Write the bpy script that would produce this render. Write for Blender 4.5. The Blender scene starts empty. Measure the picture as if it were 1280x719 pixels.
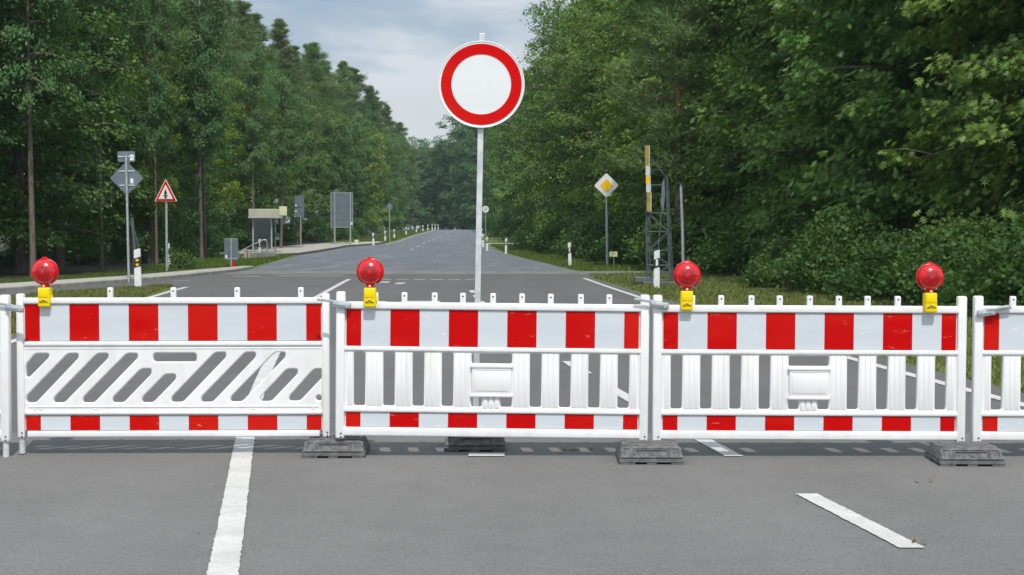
import bpy, bmesh, math, random
import numpy as np
from mathutils import Vector, Matrix

random.seed(7)
S = bpy.context.scene
COL = S.collection
R_ = math.radians

# ------------------------------------------------------------------ helpers
def link(o, parent=None):
    COL.objects.link(o)
    if parent is not None:
        o.parent = parent
    return o

def tag(o, label=None, cat=None, group=None, kind=None):
    if label: o['label'] = label
    if cat: o['category'] = cat
    if group: o['group'] = group
    if kind: o['kind'] = kind
    return o

def thing(name, label, cat, loc=(0, 0, 0), rz=0, group=None, rot=None, scale=None):
    o = bpy.data.objects.new(name, None)
    o.empty_display_size = .1
    link(o)
    o.location = loc
    o.rotation_euler = rot if rot else (0, 0, rz)
    if scale: o.scale = scale
    return tag(o, label, cat, group)

def copy_tree(o, parent=None):
    c = o.copy(); COL.objects.link(c); c.parent = parent
    for ch in list(o.children):
        copy_tree(ch, c)
    return c

class MB:
    def __init__(s): s.bm = bmesh.new()
    def _mi(s, faces, mi):
        for f in faces: f.material_index = mi
    def box(s, cx, cy, cz, sx, sy, sz, bev=0.0, mi=0, rot=None, seg=2):
        r = bmesh.ops.create_cube(s.bm, size=1)
        vs = r['verts']
        bmesh.ops.scale(s.bm, vec=(sx, sy, sz), verts=vs)
        fs = set(f for v in vs for f in v.link_faces)
        s._mi(fs, mi)
        if bev > 0:
            es = list(set(e for v in vs for e in v.link_edges))
            rb = bmesh.ops.bevel(s.bm, geom=es, offset=bev, segments=seg, affect='EDGES', profile=.5)
            vs = list(set(rb['verts']) | set(v for v in vs if v.is_valid))
            fs = set(f for v in vs for f in v.link_faces); s._mi(fs, mi)
        M = Matrix.Translation((cx, cy, cz))
        if rot is not None: M = M @ rot
        bmesh.ops.transform(s.bm, matrix=M, verts=vs)
        return vs
    def cyl(s, p0, p1, r0, r1=None, n=16, mi=0, caps=True):
        if r1 is None: r1 = r0
        p0 = Vector(p0); p1 = Vector(p1); d = p1 - p0
        rr = bmesh.ops.create_cone(s.bm, cap_ends=caps, segments=n, radius1=r0, radius2=r1, depth=d.length)
        vs = rr['verts']
        q = Vector((0, 0, 1)).rotation_difference(d.normalized()).to_matrix().to_4x4()
        bmesh.ops.transform(s.bm, matrix=Matrix.Translation((p0 + p1) / 2) @ q, verts=vs)
        s._mi(set(f for v in vs for f in v.link_faces), mi)
        return vs
    def tube(s, pts, rad, n=8, mi=0):
        pts = [Vector(p) for p in pts]
        rings = []
        for i, p in enumerate(pts):
            a = pts[max(i - 1, 0)]; b = pts[min(i + 1, len(pts) - 1)]
            t = (b - a).normalized()
            u = t.orthogonal().normalized() if i == 0 else (rings_u - t * rings_u.dot(t)).normalized()
            rings_u = u
            v = t.cross(u)
            r = rad[i] if hasattr(rad, '__len__') else rad
            rings.append([s.bm.verts.new(p + (u * math.cos(k * 2 * math.pi / n) + v * math.sin(k * 2 * math.pi / n)) * r) for k in range(n)])
        for i in range(len(rings) - 1):
            for k in range(n):
                f = s.bm.faces.new((rings[i][k], rings[i][(k + 1) % n], rings[i + 1][(k + 1) % n], rings[i + 1][k])); f.material_index = mi
        f = s.bm.faces.new(rings[-1]); f.material_index = mi
        f = s.bm.faces.new(rings[0][::-1]); f.material_index = mi
    def lathe(s, prof, n=40, mi=0, axis='Y', center=(0, 0, 0)):
        # prof = list of (radius, along-axis)
        rings = []
        c = Vector(center)
        for r, a in prof:
            ring = []
            for k in range(n):
                t = 2 * math.pi * k / n
                if axis == 'Y': p = Vector((r * math.cos(t), a, r * math.sin(t)))
                else: p = Vector((r * math.cos(t), r * math.sin(t), a))
                ring.append(s.bm.verts.new(c + p))
            rings.append(ring)
        for i in range(len(rings) - 1):
            for k in range(n):
                f = s.bm.faces.new((rings[i][k], rings[i][(k + 1) % n], rings[i + 1][(k + 1) % n], rings[i + 1][k])); f.material_index = mi
        for rg in (rings[0], rings[-1]):
            f = s.bm.faces.new(rg); f.material_index = mi
    def prism(s, pts, y0, y1, mi=0):   # polygon in XZ, thickness along Y
        a = [s.bm.verts.new((x, y0, z)) for x, z in pts]
        b = [s.bm.verts.new((x, y1, z)) for x, z in pts]
        fs = [s.bm.faces.new(a), s.bm.faces.new(b[::-1])]
        n = len(pts)
        for k in range(n):
            fs.append(s.bm.faces.new((a[k], b[k], b[(k + 1) % n], a[(k + 1) % n])))
        s._mi(fs, mi)
    def mesh(s, me):
        s.bm.from_mesh(me)
    def build(s, name, mats, parent=None, smooth=False, loc=None):
        bmesh.ops.recalc_face_normals(s.bm, faces=s.bm.faces)
        me = bpy.data.meshes.new(name)
        s.bm.to_mesh(me); s.bm.free()
        for m in (mats if isinstance(mats, (list, tuple)) else [mats]): me.materials.append(m)
        if smooth:
            me.polygons.foreach_set('use_smooth', [True] * len(me.polygons))
            try: me.set_sharp_from_angle(angle=R_(35))
            except Exception: pass
        o = bpy.data.objects.new(name, me); link(o, parent)
        if loc: o.location = loc
        return o

def rounded(poly, r, seg=4):
    out = []; n = len(poly)
    for i in range(n):
        p = Vector(poly[i]); a = Vector(poly[i - 1]); b = Vector(poly[(i + 1) % n])
        da = (a - p); db = (b - p)
        rr = min(r, da.length * .45, db.length * .45)
        p0 = p + da.normalized() * rr; p1 = p + db.normalized() * rr
        for k in range(seg + 1):
            t = k / seg
            out.append(tuple(p0 * (1 - t) ** 2 + p * 2 * t * (1 - t) + p1 * t * t))
    return out

def pierced_plate(outer, holes, half, bev):
    """plate in XZ with real holes, front face towards -Y"""
    cu = bpy.data.curves.new('plate', 'CURVE'); cu.dimensions = '2D'; cu.fill_mode = 'BOTH'
    cu.extrude = half - bev; cu.bevel_depth = bev; cu.bevel_resolution = 2; cu.offset = -bev
    for pl in [outer] + holes:
        sp = cu.splines.new('POLY'); sp.points.add(len(pl) - 1)
        for i, p in enumerate(pl): sp.points[i].co = (p[0], p[1], 0, 1)
        sp.use_cyclic_u = True
    ob = bpy.data.objects.new('tmp', cu)
    me = bpy.data.meshes.new_from_object(ob)
    bpy.data.objects.remove(ob)
    me.transform(Matrix.Rotation(R_(90), 4, 'X'))
    me.materials.clear()
    return me

def text_mesh(txt, size, ext):
    cu = bpy.data.curves.new('txt', 'FONT'); cu.body = txt; cu.size = size; cu.extrude = ext
    cu.align_x = 'CENTER'; cu.align_y = 'CENTER'
    ob = bpy.data.objects.new('tmp', cu)
    me = bpy.data.meshes.new_from_object(ob); bpy.data.objects.remove(ob)
    me.materials.clear()
    return me

# ------------------------------------------------------------------ materials
def new_mat(name):
    m = bpy.data.materials.new(name); m.use_nodes = True
    nt = m.node_tree; b = nt.nodes['Principled BSDF']
    return m, nt, b

def N(nt, t, **kw):
    n = nt.nodes.new(t)
    for k, v in kw.items():
        if k in n.inputs.keys() if isinstance(k, str) else False: n.inputs[k].default_value = v
        else: setattr(n, k, v)
    return n

def ramp(nt, fac, stops, interp='LINEAR'):
    r = nt.nodes.new('ShaderNodeValToRGB'); r.color_ramp.interpolation = interp
    el = r.color_ramp.elements
    while len(el) < len(stops): el.new(.5)
    for e, (p, c) in zip(el, stops):
        e.position = p; e.color = (c[0], c[1], c[2], 1) if hasattr(c, '__len__') else (c, c, c, 1)
    nt.links.new(fac, r.inputs['Fac'])
    return r

def noise(nt, vec, scale, detail=4, rough=.55):
    n = nt.nodes.new('ShaderNodeTexNoise'); n.inputs['Scale'].default_value = scale
    n.inputs['Detail'].default_value = detail; n.inputs['Roughness'].default_value = rough
    if vec is not None: nt.links.new(vec, n.inputs['Vector'])
    return n

def coord(nt, which='Object', scale=(1, 1, 1), rot=(0, 0, 0)):
    t = nt.nodes.new('ShaderNodeTexCoord'); m = nt.nodes.new('ShaderNodeMapping')
    m.inputs['Scale'].default_value = scale; m.inputs['Rotation'].default_value = rot
    nt.links.new(t.outputs[which], m.inputs['Vector'])
    return m.outputs['Vector']

def mixc(nt, fac, a, b, mode='MIX'):
    m = nt.nodes.new('ShaderNodeMix'); m.data_type = 'RGBA'; m.blend_type = mode
    for s_, v in ((0, fac), (6, a), (7, b)):
        if hasattr(v, 'is_linked') or hasattr(v, 'links'): nt.links.new(v, m.inputs[s_])
        elif hasattr(v, '__len__'): m.inputs[s_].default_value = (v[0], v[1], v[2], 1)
        else: m.inputs[s_].default_value = v
    return m.outputs[2]

def bump(nt, b, h, strength=.3, dist=.01):
    bp = nt.nodes.new('ShaderNodeBump'); bp.inputs['Strength'].default_value = strength; bp.inputs['Distance'].default_value = dist
    nt.links.new(h, bp.inputs['Height']); nt.links.new(bp.outputs['Normal'], b.inputs['Normal'])

def simple(name, c1, c2=None, rough=.5, scale=8, metal=0, bumps=0.0, bscale=60, spec=.5, coat=0):
    m, nt, b = new_mat(name)
    c2 = c2 or tuple(x * .8 for x in c1)
    v = coord(nt)
    n = noise(nt, v, scale, 5, .6)
    r = ramp(nt, n.outputs['Fac'], [(.35, c2), (.62, c1)])
    nt.links.new(r.outputs['Color'], b.inputs['Base Color'])
    b.inputs['Roughness'].default_value = rough; b.inputs['Metallic'].default_value = metal
    b.inputs['Specular IOR Level'].default_value = spec
    b.inputs['Coat Weight'].default_value = coat
    if bumps:
        n2 = noise(nt, v, bscale, 3, .5); bump(nt, b, n2.outputs['Fac'], bumps, .004)
    return m

def scratched(name, base, scr, amount=.66, rough=.35, spec=.5):
    """smooth sheet with thin pale scratches and faint grime"""
    m, nt, b = new_mat(name)
    v = coord(nt, 'Object', (2.2, 1, 9), (0, R_(24), 0))
    info = nt.nodes.new('ShaderNodeObjectInfo')
    add = nt.nodes.new('ShaderNodeVectorMath'); add.operation = 'ADD'
    sc = nt.nodes.new('ShaderNodeVectorMath'); sc.operation = 'SCALE'; sc.inputs['Scale'].default_value = 1
    mul = nt.nodes.new('ShaderNodeMath'); mul.operation = 'MULTIPLY'; mul.inputs[1].default_value = 37
    nt.links.new(info.outputs['Random'], mul.inputs[0])
    cx = nt.nodes.new('ShaderNodeCombineXYZ')
    for k in range(3): nt.links.new(mul.outputs[0], cx.inputs[k])
    nt.links.new(v, add.inputs[0]); nt.links.new(cx.outputs[0], add.inputs[1])
    n1 = noise(nt, add.outputs[0], 7, 6, .7)
    n2 = noise(nt, add.outputs[0], 1.6, 3, .5)
    mm = nt.nodes.new('ShaderNodeMath'); mm.operation = 'MULTIPLY'
    r1 = ramp(nt, n1.outputs['Fac'], [(amount, 0), (amount + .03, 1)])
    r2 = ramp(nt, n2.outputs['Fac'], [(.48, 0), (.6, 1)])
    nt.links.new(r1.outputs['Color'], mm.inputs[0]); nt.links.new(r2.outputs['Color'], mm.inputs[1])
    n3 = noise(nt, add.outputs[0], .9, 4, .6)
    r3 = ramp(nt, n3.outputs['Fac'], [(.3, tuple(x * .9 for x in base)), (.7, base)])
    rc = r3.outputs['Color']
    if base[0] > .5 and base[1] < .1:      # sun-faded, slightly orange areas that differ from board to board
        nf = noise(nt, add.outputs[0], .35, 3, .6)
        rc = mixc(nt, ramp(nt, nf.outputs['Fac'], [(.45, 0), (.62, .5)]).outputs['Color'], rc, (.56, .016, .006))
    c = mixc(nt, mm.outputs[0], rc, scr)
    nt.links.new(c, b.inputs['Base Color'])
    b.inputs['Roughness'].default_value = rough; b.inputs['Specular IOR Level'].default_value = spec
    return m

def plastic_white():
    m, nt, b = new_mat('white_plastic')
    v = coord(nt)
    n = noise(nt, v, 2.5, 6, .65); n2 = noise(nt, v, 34, 5, .75); n3 = noise(nt, coord(nt, 'Object', (11, 11, 1.6)), 1.2, 5, .65)
    r = ramp(nt, n.outputs['Fac'], [(.3, (.69, .685, .66)), (.65, (.775, .775, .76))])
    r2 = ramp(nt, n2.outputs['Fac'], [(.64, 0), (.72, .6)])
    c = mixc(nt, r2.outputs['Color'], r.outputs['Color'], (.40, .37, .31))
    r3 = ramp(nt, n3.outputs['Fac'], [(.5, 0), (.8, .30)])
    c = mixc(nt, r3.outputs['Color'], c, (.45, .42, .36))
    nt.links.new(c, b.inputs['Base Color'])
    b.inputs['Roughness'].default_value = .58
    b.inputs['Subsurface Weight'].default_value = .0
    bump(nt, b, noise(nt, v, 9, 3, .5).outputs['Fac'], .12, .006)
    return m

def asphalt(name, dark, light, tint=(1, 1, 1), streaks=False):
    m, nt, b = new_mat(name)
    v = coord(nt)
    fine = nt.nodes.new('ShaderNodeTexVoronoi'); fine.inputs['Scale'].default_value = 150; nt.links.new(v, fine.inputs['Vector'])
    g = ramp(nt, fine.outputs['Color'], [(.1, dark), (.55, tuple((a + b_) / 2 for a, b_ in zip(dark, light))), (.95, light)])
    big = noise(nt, v, .35, 5, .6); mid = noise(nt, v, 3.2, 5, .7)
    rb = ramp(nt, big.outputs['Fac'], [(.3, .9), (.7, 1.08)])
    rm = ramp(nt, mid.outputs['Fac'], [(.3, .93), (.7, 1.06)])
    c = mixc(nt, 1.0, g.outputs['Color'], rb.outputs['Color'], 'MULTIPLY')
    c = mixc(nt, 1.0, c, rm.outputs['Color'], 'MULTIPLY')
    # long wheel-worn bands
    vb = coord(nt, 'Object', (1.0, .03, 1), (0, 0, R_(4)))
    wb = noise(nt, vb, 1.1, 3, .5)
    c = mixc(nt, 1.0, c, ramp(nt, wb.outputs['Fac'], [(.35, .94), (.65, 1.05)]).outputs['Color'], 'MULTIPLY')
    # pale scuffs / scratches
    vs = coord(nt, 'Object', (1.6, 14, 1), (0, 0, R_(-6)))
    sc = noise(nt, vs, 1.7, 6, .8)
    ms = nt.nodes.new('ShaderNodeMath'); ms.operation = 'MULTIPLY'
    a1 = ramp(nt, sc.outputs['Fac'], [(.70, 0), (.74, 1)]); a2 = ramp(nt, noise(nt, v, .8, 2).outputs['Fac'], [(.5, 0), (.62, .5)])
    nt.links.new(a1.outputs['Color'], ms.inputs[0]); nt.links.new(a2.outputs['Color'], ms.inputs[1])
    c = mixc(nt, ms.outputs[0], c, (.34, .32, .28))
    # tiny pale chips and dark tar dots
    ch = nt.nodes.new('ShaderNodeTexVoronoi'); ch.inputs['Scale'].default_value = 9; nt.links.new(v, ch.inputs['Vector'])
    sepc = nt.nodes.new('ShaderNodeSeparateColor'); nt.links.new(ch.outputs['Color'], sepc.inputs[0])
    d1 = ramp(nt, ch.outputs['Distance'], [(.05, 1), (.11, 0)]); d2 = ramp(nt, sepc.outputs[0], [(.90, 0), (.91, 1)])
    mt = nt.nodes.new('ShaderNodeMath'); mt.operation = 'MULTIPLY'
    nt.links.new(d1.outputs['Color'], mt.inputs[0]); nt.links.new(d2.outputs['Color'], mt.inputs[1])
    c = mixc(nt, mt.outputs[0], c, mixc(nt, ramp(nt, sepc.outputs[1], [(.5, 0), (.52, 1)]).outputs['Color'], (.33, .28, .2), (.03, .03, .03)))
    if streaks:
        vz = coord(nt, 'Object', (.5, .05, 1), (0, 0, R_(14)))
        nz = noise(nt, vz, 2.0, 5, .7); nz.inputs['Distortion'].default_value = 1.2
        c = mixc(nt, ramp(nt, nz.outputs['Fac'], [(.52, 0), (.72, .38)]).outputs['Color'], c, (.33, .35, .375))
    nt.links.new(c, b.inputs['Base Color'])
    b.inputs['Roughness'].default_value = .88; b.inputs['Specular IOR Level'].default_value = .25
    bump(nt, b, fine.outputs['Distance'], .35, .004)
    return m

def paint_mat():
    m, nt, b = new_mat('road_paint')
    v = coord(nt)
    n1 = noise(nt, v, 45, 5, .75); n2 = noise(nt, v, 3, 4, .6)
    r = ramp(nt, n2.outputs['Fac'], [(.3, (.44, .43, .40)), (.7, (.58, .565, .53))])
    c = mixc(nt, ramp(nt, n1.outputs['Fac'], [(.54, 0), (.66, .7)]).outputs['Color'], r.outputs['Color'], (.25, .24, .23))
    nt.links.new(c, b.inputs['Base Color']); b.inputs['Roughness'].default_value = .8
    bump(nt, b, n1.outputs['Fac'], .4, .004)
    return m

def old_paint():
    m, nt, b = new_mat('worn_road_paint')
    v = coord(nt)
    n1 = noise(nt, v, 12, 5, .75)
    c = mixc(nt, ramp(nt, n1.outputs['Fac'], [(.45, 0), (.62, .8)]).outputs['Color'], (.5, .48, .43), (.17, .165, .16))
    nt.links.new(c, b.inputs['Base Color']); b.inputs['Roughness'].default_value = .85
    return m

def grass_ground():
    m, nt, b = new_mat('verge_grass')
    v = coord(nt)
    n1 = noise(nt, v, .35, 5, .65); n2 = noise(nt, v, 6, 6, .75)
    r = ramp(nt, n1.outputs['Fac'], [(.32, (.085, .15, .03)), (.52, (.13, .165, .045)), (.70, (.20, .175, .075))])
    c = mixc(nt, 1.0, r.outputs['Color'], ramp(nt, n2.outputs['Fac'], [(.3, .55), (.7, 1.3)]).outputs['Color'], 'MULTIPLY')
    nt.links.new(c, b.inputs['Base Color']); b.inputs['Roughness'].default_value = .95
    b.inputs['Specular IOR Level'].default_value = .1
    bump(nt, b, n2.outputs['Fac'], .8, .08)
    return m

def litter_ground():
    m, nt, b = new_mat('leaf_litter')
    v = coord(nt)
    n1 = noise(nt, v, 1.2, 6, .7); n2 = noise(nt, v, 22, 4, .7)
    r = ramp(nt, n1.outputs['Fac'], [(.35, (.035, .04, .018)), (.65, (.075, .055, .032))])
    c = mixc(nt, 1.0, r.outputs['Color'], ramp(nt, n2.outputs['Fac'], [(.3, .5), (.7, 1.4)]).outputs['Color'], 'MULTIPLY')
    nt.links.new(c, b.inputs['Base Color']); b.inputs['Roughness'].default_value = .95
    bump(nt, b, n2.outputs['Fac'], .8, .05)
    return m

def leaf_mat(name, var=.35, transl=.3, rough=.5):
    """base colour = object colour, varied leaf by leaf and clump by clump"""
    m = bpy.data.materials.new(name); m.use_nodes = True
    nt = m.node_tree; nt.nodes.clear()
    out = nt.nodes.new('ShaderNodeOutputMaterial')
    info = nt.nodes.new('ShaderNodeObjectInfo'); geo = nt.nodes.new('ShaderNodeNewGeometry')
    v = coord(nt)
    n = noise(nt, v, .55, 3, .6)
    hs = nt.nodes.new('ShaderNodeHueSaturation')
    mr = nt.nodes.new('ShaderNodeMapRange'); mr.inputs[3].default_value = 1 - var; mr.inputs[4].default_value = 1 + var
    nt.links.new(geo.outputs['Random Per Island'], mr.inputs[0])
    nt.links.new(mr.outputs[0], hs.inputs['Value'])
    mh = nt.nodes.new('ShaderNodeMapRange'); mh.inputs[1].default_value = .3; mh.inputs[2].default_value = .7
    mh.inputs[3].default_value = .487; mh.inputs[4].default_value = .513
    nt.links.new(n.outputs['Fac'], mh.inputs[0]); nt.links.new(mh.outputs[0], hs.inputs['Hue'])
    nt.links.new(info.outputs['Color'], hs.inputs['Color'])
    d = nt.nodes.new('ShaderNodeBsdfPrincipled'); d.inputs['Roughness'].default_value = rough
    d.inputs['Specular IOR Level'].default_value = .2
    t = nt.nodes.new('ShaderNodeBsdfTranslucent')
    nt.links.new(hs.outputs['Color'], d.inputs['Base Color'])
    tc = mixc(nt, 1.0, hs.outputs['Color'], (1.1, 1.25, .6), 'MULTIPLY')
    nt.links.new(tc, t.inputs['Color'])
    mx = nt.nodes.new('ShaderNodeMixShader'); mx.inputs[0].default_value = transl
    nt.links.new(d.outputs[0], mx.inputs[1]); nt.links.new(t.outputs[0], mx.inputs[2])
    nt.links.new(mx.outputs[0], out.inputs['Surface'])
    return m

def bark(name, c1, c2, upper=None, h0=5, h1=9):
    m, nt, b = new_mat(name)
    v = coord(nt, 'Object', (9, 9, 1.6))
    n = noise(nt, v, 1.6, 6, .7)
    r = ramp(nt, n.outputs['Fac'], [(.35, c1), (.65, c2)])
    c = r.outputs['Color']
    if upper:
        tc = nt.nodes.new('ShaderNodeTexCoord'); sp = nt.nodes.new('ShaderNodeSeparateXYZ'); nt.links.new(tc.outputs['Object'], sp.inputs[0])
        mr = nt.nodes.new('ShaderNodeMapRange'); mr.inputs[1].default_value = h0; mr.inputs[2].default_value = h1
        nt.links.new(sp.outputs['Z'], mr.inputs[0])
        c2_ = mixc(nt, 1.0, upper, ramp(nt, n.outputs['Fac'], [(.3, .6), (.7, 1.2)]).outputs['Color'], 'MULTIPLY')
        c = mixc(nt, mr.outputs[0], c, c2_)
    nt.links.new(c, b.inputs['Base Color']); b.inputs['Roughness'].default_value = .9
    bump(nt, b, n.outputs['Fac'], .6, .03)
    return m

M = {}
M['plastic'] = plastic_white()
M['red_sheet'] = scratched('red_reflective_sheet', (.51, .0, .0), (.62, .24, .18), .62, .42, spec=.12)
M['white_sheet'] = scratched('white_reflective_sheet', (.58, .61, .64), (.72, .73, .73), .60, .35)
M['sign_white'] = scratched('white_sign_sheet', (.72, .73, .72), (.82, .82, .81), .58, .38)
M['sign_red'] = scratched('red_sign_sheet', (.58, .0, .0), (.62, .35, .33), .72, .4, spec=.12)
M['galv'] = simple('galvanised_steel', (.50, .53, .54), (.36, .39, .40), .45, 14, .55)
M['galv_light'] = simple('pale_galvanised_steel', (.62, .64, .63), (.46, .48, .48), .5, 18, .25)
M['alu_back'] = simple('weathered_aluminium', (.13, .165, .185), (.10, .13, .15), .65, 3, .1)
M['dark_steel'] = simple('dark_painted_steel', (.10, .12, .12), (.06, .07, .07), .6, 5)
M['rubber'] = simple('recycled_grey_plastic', (.140, .139, .135), (.072, .072, .070), .85, 22, 0, .7, 130)
M['rubber_dark'] = simple('deep_grey_recess', (.115, .115, .112), (.07, .07, .07), .9, 22, 0, .5, 130)
M['yellow'] = simple('yellow_lamp_plastic', (.88, .66, .0), (.80, .56, .0), .4, 5, spec=.25)
M['black'] = simple('black_plastic', (.02, .02, .022), (.014, .014, .014), .5)
M['sticker'] = simple('white_sticker', (.75, .75, .73), (.6, .6, .6), .5)
M['yellow_sign'] = simple('yellow_sign_sheet', (.85, .50, .01), (.78, .44, .01), .45, 3, spec=.2)
M['yellow_old'] = simple('faded_yellow_paint', (.33, .25, .03), (.20, .16, .03), .65, 6)
M['beige'] = simple('beige_fascia', (.45, .44, .33), (.38, .37, .28), .6, 2)
M['greenish'] = simple('pale_yellow_cube', (.60, .62, .38), (.5, .55, .3), .5, 3)
M['concrete'] = simple('pale_concrete', (.42, .39, .34), (.30, .28, .24), .9, 3, 0, .3, 60)
M['kerb'] = simple('kerb_concrete', (.36, .34, .30), (.24, .23, .20), .9, 2.5, 0, .3, 60)
M['darkkerb'] = simple('dark_kerb', (.13, .12, .10), (.09, .085, .075), .9, 2.5)
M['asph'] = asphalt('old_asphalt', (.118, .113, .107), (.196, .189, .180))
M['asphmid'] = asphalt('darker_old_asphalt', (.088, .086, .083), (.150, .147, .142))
M['asph2'] = asphalt('newer_bluish_asphalt', (.105, .111, .122), (.178, .188, .204), streaks=True)
M['cross'] = simple('crossing_concrete', (.20, .185, .16), (.125, .118, .105), .9, 1.2)
M['paint'] = paint_mat(); M['oldpaint'] = old_paint()
M['grass'] = grass_ground(); M['litter'] = litter_ground()
M['gravel'] = simple('pale_gravel', (.36, .34, .31), (.26, .25, .23), .95, 9)
M['oakleaf'] = leaf_mat('oak_leaves', .34, .36, .45)
M['leaf'] = leaf_mat('broad_leaves', .33, .36, .55)
M['needle'] = leaf_mat('needles', .35, .2, .6)
M['blade'] = leaf_mat('grass_blades', .45, .3, .7)
M['bark'] = bark('grey_brown_bark', (.07, .058, .045), (.19, .155, .12))
M['pinebark'] = bark('pine_bark', (.06, .045, .035), (.15, .11, .08), (.26, .12, .06), 4, 9)
M['glassy'] = None
def glass():
    m, nt, b = new_mat('shelter_glass')
    b.inputs['Base Color'].default_value = (.6, .68, .66, 1); b.inputs['Roughness'].default_value = .05
    b.inputs['Transmission Weight'].default_value = 1; b.inputs['IOR'].default_value = 1.45
    n = noise(nt, coord(nt), 5, 4, .6); r = ramp(nt, n.outputs['Fac'], [(.3, .03), (.7, .25)])
    nt.links.new(r.outputs['Color'], b.inputs['Roughness'])
    return m
M['glass'] = glass()
def lens_mat():
    m, nt, b = new_mat('red_fresnel_lens')
    v = coord(nt)
    vo = nt.nodes.new('ShaderNodeTexVoronoi'); vo.inputs['Scale'].default_value = 95; nt.links.new(v, vo.inputs['Vector'])
    r = ramp(nt, vo.outputs['Distance'], [(.1, (.78, .0, .006)), (.7, (.40, .0, .003))])
    tcx = nt.nodes.new('ShaderNodeTexCoord'); sp = nt.nodes.new('ShaderNodeSeparateXYZ'); nt.links.new(tcx.outputs['Object'], sp.inputs[0])
    cb_ = nt.nodes.new('ShaderNodeCombineXYZ'); nt.links.new(sp.outputs['X'], cb_.inputs[0])
    sb = nt.nodes.new('ShaderNodeMath'); sb.operation = 'SUBTRACT'; sb.inputs[1].default_value = .232; nt.links.new(sp.outputs['Z'], sb.inputs[0]); nt.links.new(sb.outputs[0], cb_.inputs[2])
    ln = nt.nodes.new('ShaderNodeVectorMath'); ln.operation = 'LENGTH'; nt.links.new(cb_.outputs[0], ln.inputs[0])
    rr_ = ramp(nt, ln.outputs['Value'], [(0, 1.5), (.010, 1.2), (.016, .55), (.040, .68), (.056, 1.1), (.072, 1.25), (.08, .8)])
    cc = mixc(nt, 1.0, r.outputs['Color'], rr_.outputs['Color'], 'MULTIPLY')
    nt.links.new(cc, b.inputs['Base Color'])
    b.inputs['Roughness'].default_value = .2; b.inputs['Coat Weight'].default_value = .45; b.inputs['Coat Roughness'].default_value = .24
    b.inputs['Subsurface Weight'].default_value = 0; b.inputs['Subsurface Radius'].default_value = (.02, .002, .002); b.inputs['Subsurface Scale'].default_value = .5
    bump(nt, b, vo.outputs['Distance'], .25, .002)
    return m
M['lens'] = lens_mat()
M['redplastic'] = simple('red_lamp_plastic', (.60, .0, .003), (.5, .0, .003), .3, 5, spec=.3, coat=.25)
M['pinkbolt'] = simple('pale_bolt', (.75, .62, .60), (.6, .5, .5), .35)

# ------------------------------------------------------------------ terrain profile
KY = [-300, 110, 118, 130, 147, 163, 198, 240, 275, 295, 320, 360, 450, 600, 900, 3000]
KZ = [0, 0, .06, .2, .37, .50, .78, 1.13, 1.40, 1.47, 1.46, 1.24, .8, .2, -1, -8]
YS = sorted(set([-300, -60, -10, 0] + list(range(2, 110, 4)) + list(range(110, 330, 4)) + list(range(330, 620, 10)) + [700, 900, 1300, 2000, 3000]))
_tab = np.interp(YS, KY, KZ)
_k = _tab.copy()
for _ in range(3): _k[1:-1] = (_k[:-2] + 2 * _k[1:-1] + _k[2:]) / 4
for i, y in enumerate(YS):
    if y < 100: _k[i] = 0
def G(y): return float(np.interp(y, YS, _k))

def sheet(name, mat, rows, z=0.0, parent=None):
    """rows = list of (y, xl, xr); follows the terrain, resampled at its knots"""
    ys = [r[0] for r in rows]
    allY = sorted(set(ys) | set(y for y in YS if ys[0] < y < ys[-1]))
    bm = bmesh.new(); prev = None
    for y in allY:
        xl = float(np.interp(y, ys, [r[1] for r in rows])); xr = float(np.interp(y, ys, [r[2] for r in rows]))
        a = bm.verts.new((xl, y, G(y) + z)); b = bm.verts.new((xr, y, G(y) + z))
        if prev: bm.faces.new((prev[0], prev[1], b, a))
        prev = (a, b)
    me = bpy.data.meshes.new(name); bm.to_mesh(me); bm.free(); me.materials.append(mat)
    o = bpy.data.objects.new(name, me); link(o, parent)
    return o

def struct(o): o['kind'] = 'structure'; return o

# ground
bm = bmesh.new(); prev = None
XS = [-2500, -300, -60, -30, -15, 0, 15, 30, 60, 300, 2500]
for y in YS:
    cur = [bm.verts.new((x, y, G(y))) for x in XS]
    if prev:
        for i in range(len(XS) - 1): bm.faces.new((prev[i], prev[i + 1], cur[i + 1], cur[i]))
    prev = cur
me = bpy.data.meshes.new('ground'); bm.to_mesh(me); bm.free(); me.materials.append(M['grass'])
struct(link(bpy.data.objects.new('ground', me)))

RE = [(-60, 9.5), (3, 5.7), (13.4, 4.80), (18.4, 4.35), (35, 3.2), (48.6, 2.5), (54, 2.55), (66, 1.75), (78, .95), (90, .1), (118, -1.4), (165, -3.5), (220, -4.9), (290, -6.3), (330, -8.5), (380, -18), (420, -30)]
LE = [(-60, -1.5), (3, -5.9), (21.5, -6.95), (33, -8.0), (39.6, -8.55), (41.8, -8.9)]
def ip(tab, y): return float(np.interp(y, [t[0] for t in tab], [t[1] for t in tab]))
KERB = [(30, -14.6), (37.7, -12.4), (47.6, -10.45), (53.6, -9.95)]
rows = [(y, ip(LE, y), ip(RE, y)) for y in (-60, 3, 10, 13.4, 18.4, 21.5, 28, 33, 35, 39.6, 41.8)]
struct(sheet('road', M['asph'], [r for r in rows if r[0] < 11] + [(11.6, ip(LE, 11.6), ip(RE, 11.6))], .004))
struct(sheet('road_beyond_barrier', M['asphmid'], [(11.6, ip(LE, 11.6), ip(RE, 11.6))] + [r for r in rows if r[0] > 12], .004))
rows = [(41.8, -8.9, ip(RE, 41.8)), (41.81, -11.5, ip(RE, 41.8)), (47.6, -10.45, ip(RE, 47.6)), (48.6, -10.4, ip(RE, 48.6)), (52.8, -10.02, ip(RE, 52.8))]
struct(sheet('road_junction', M['asphmid'], rows, .004))
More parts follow.
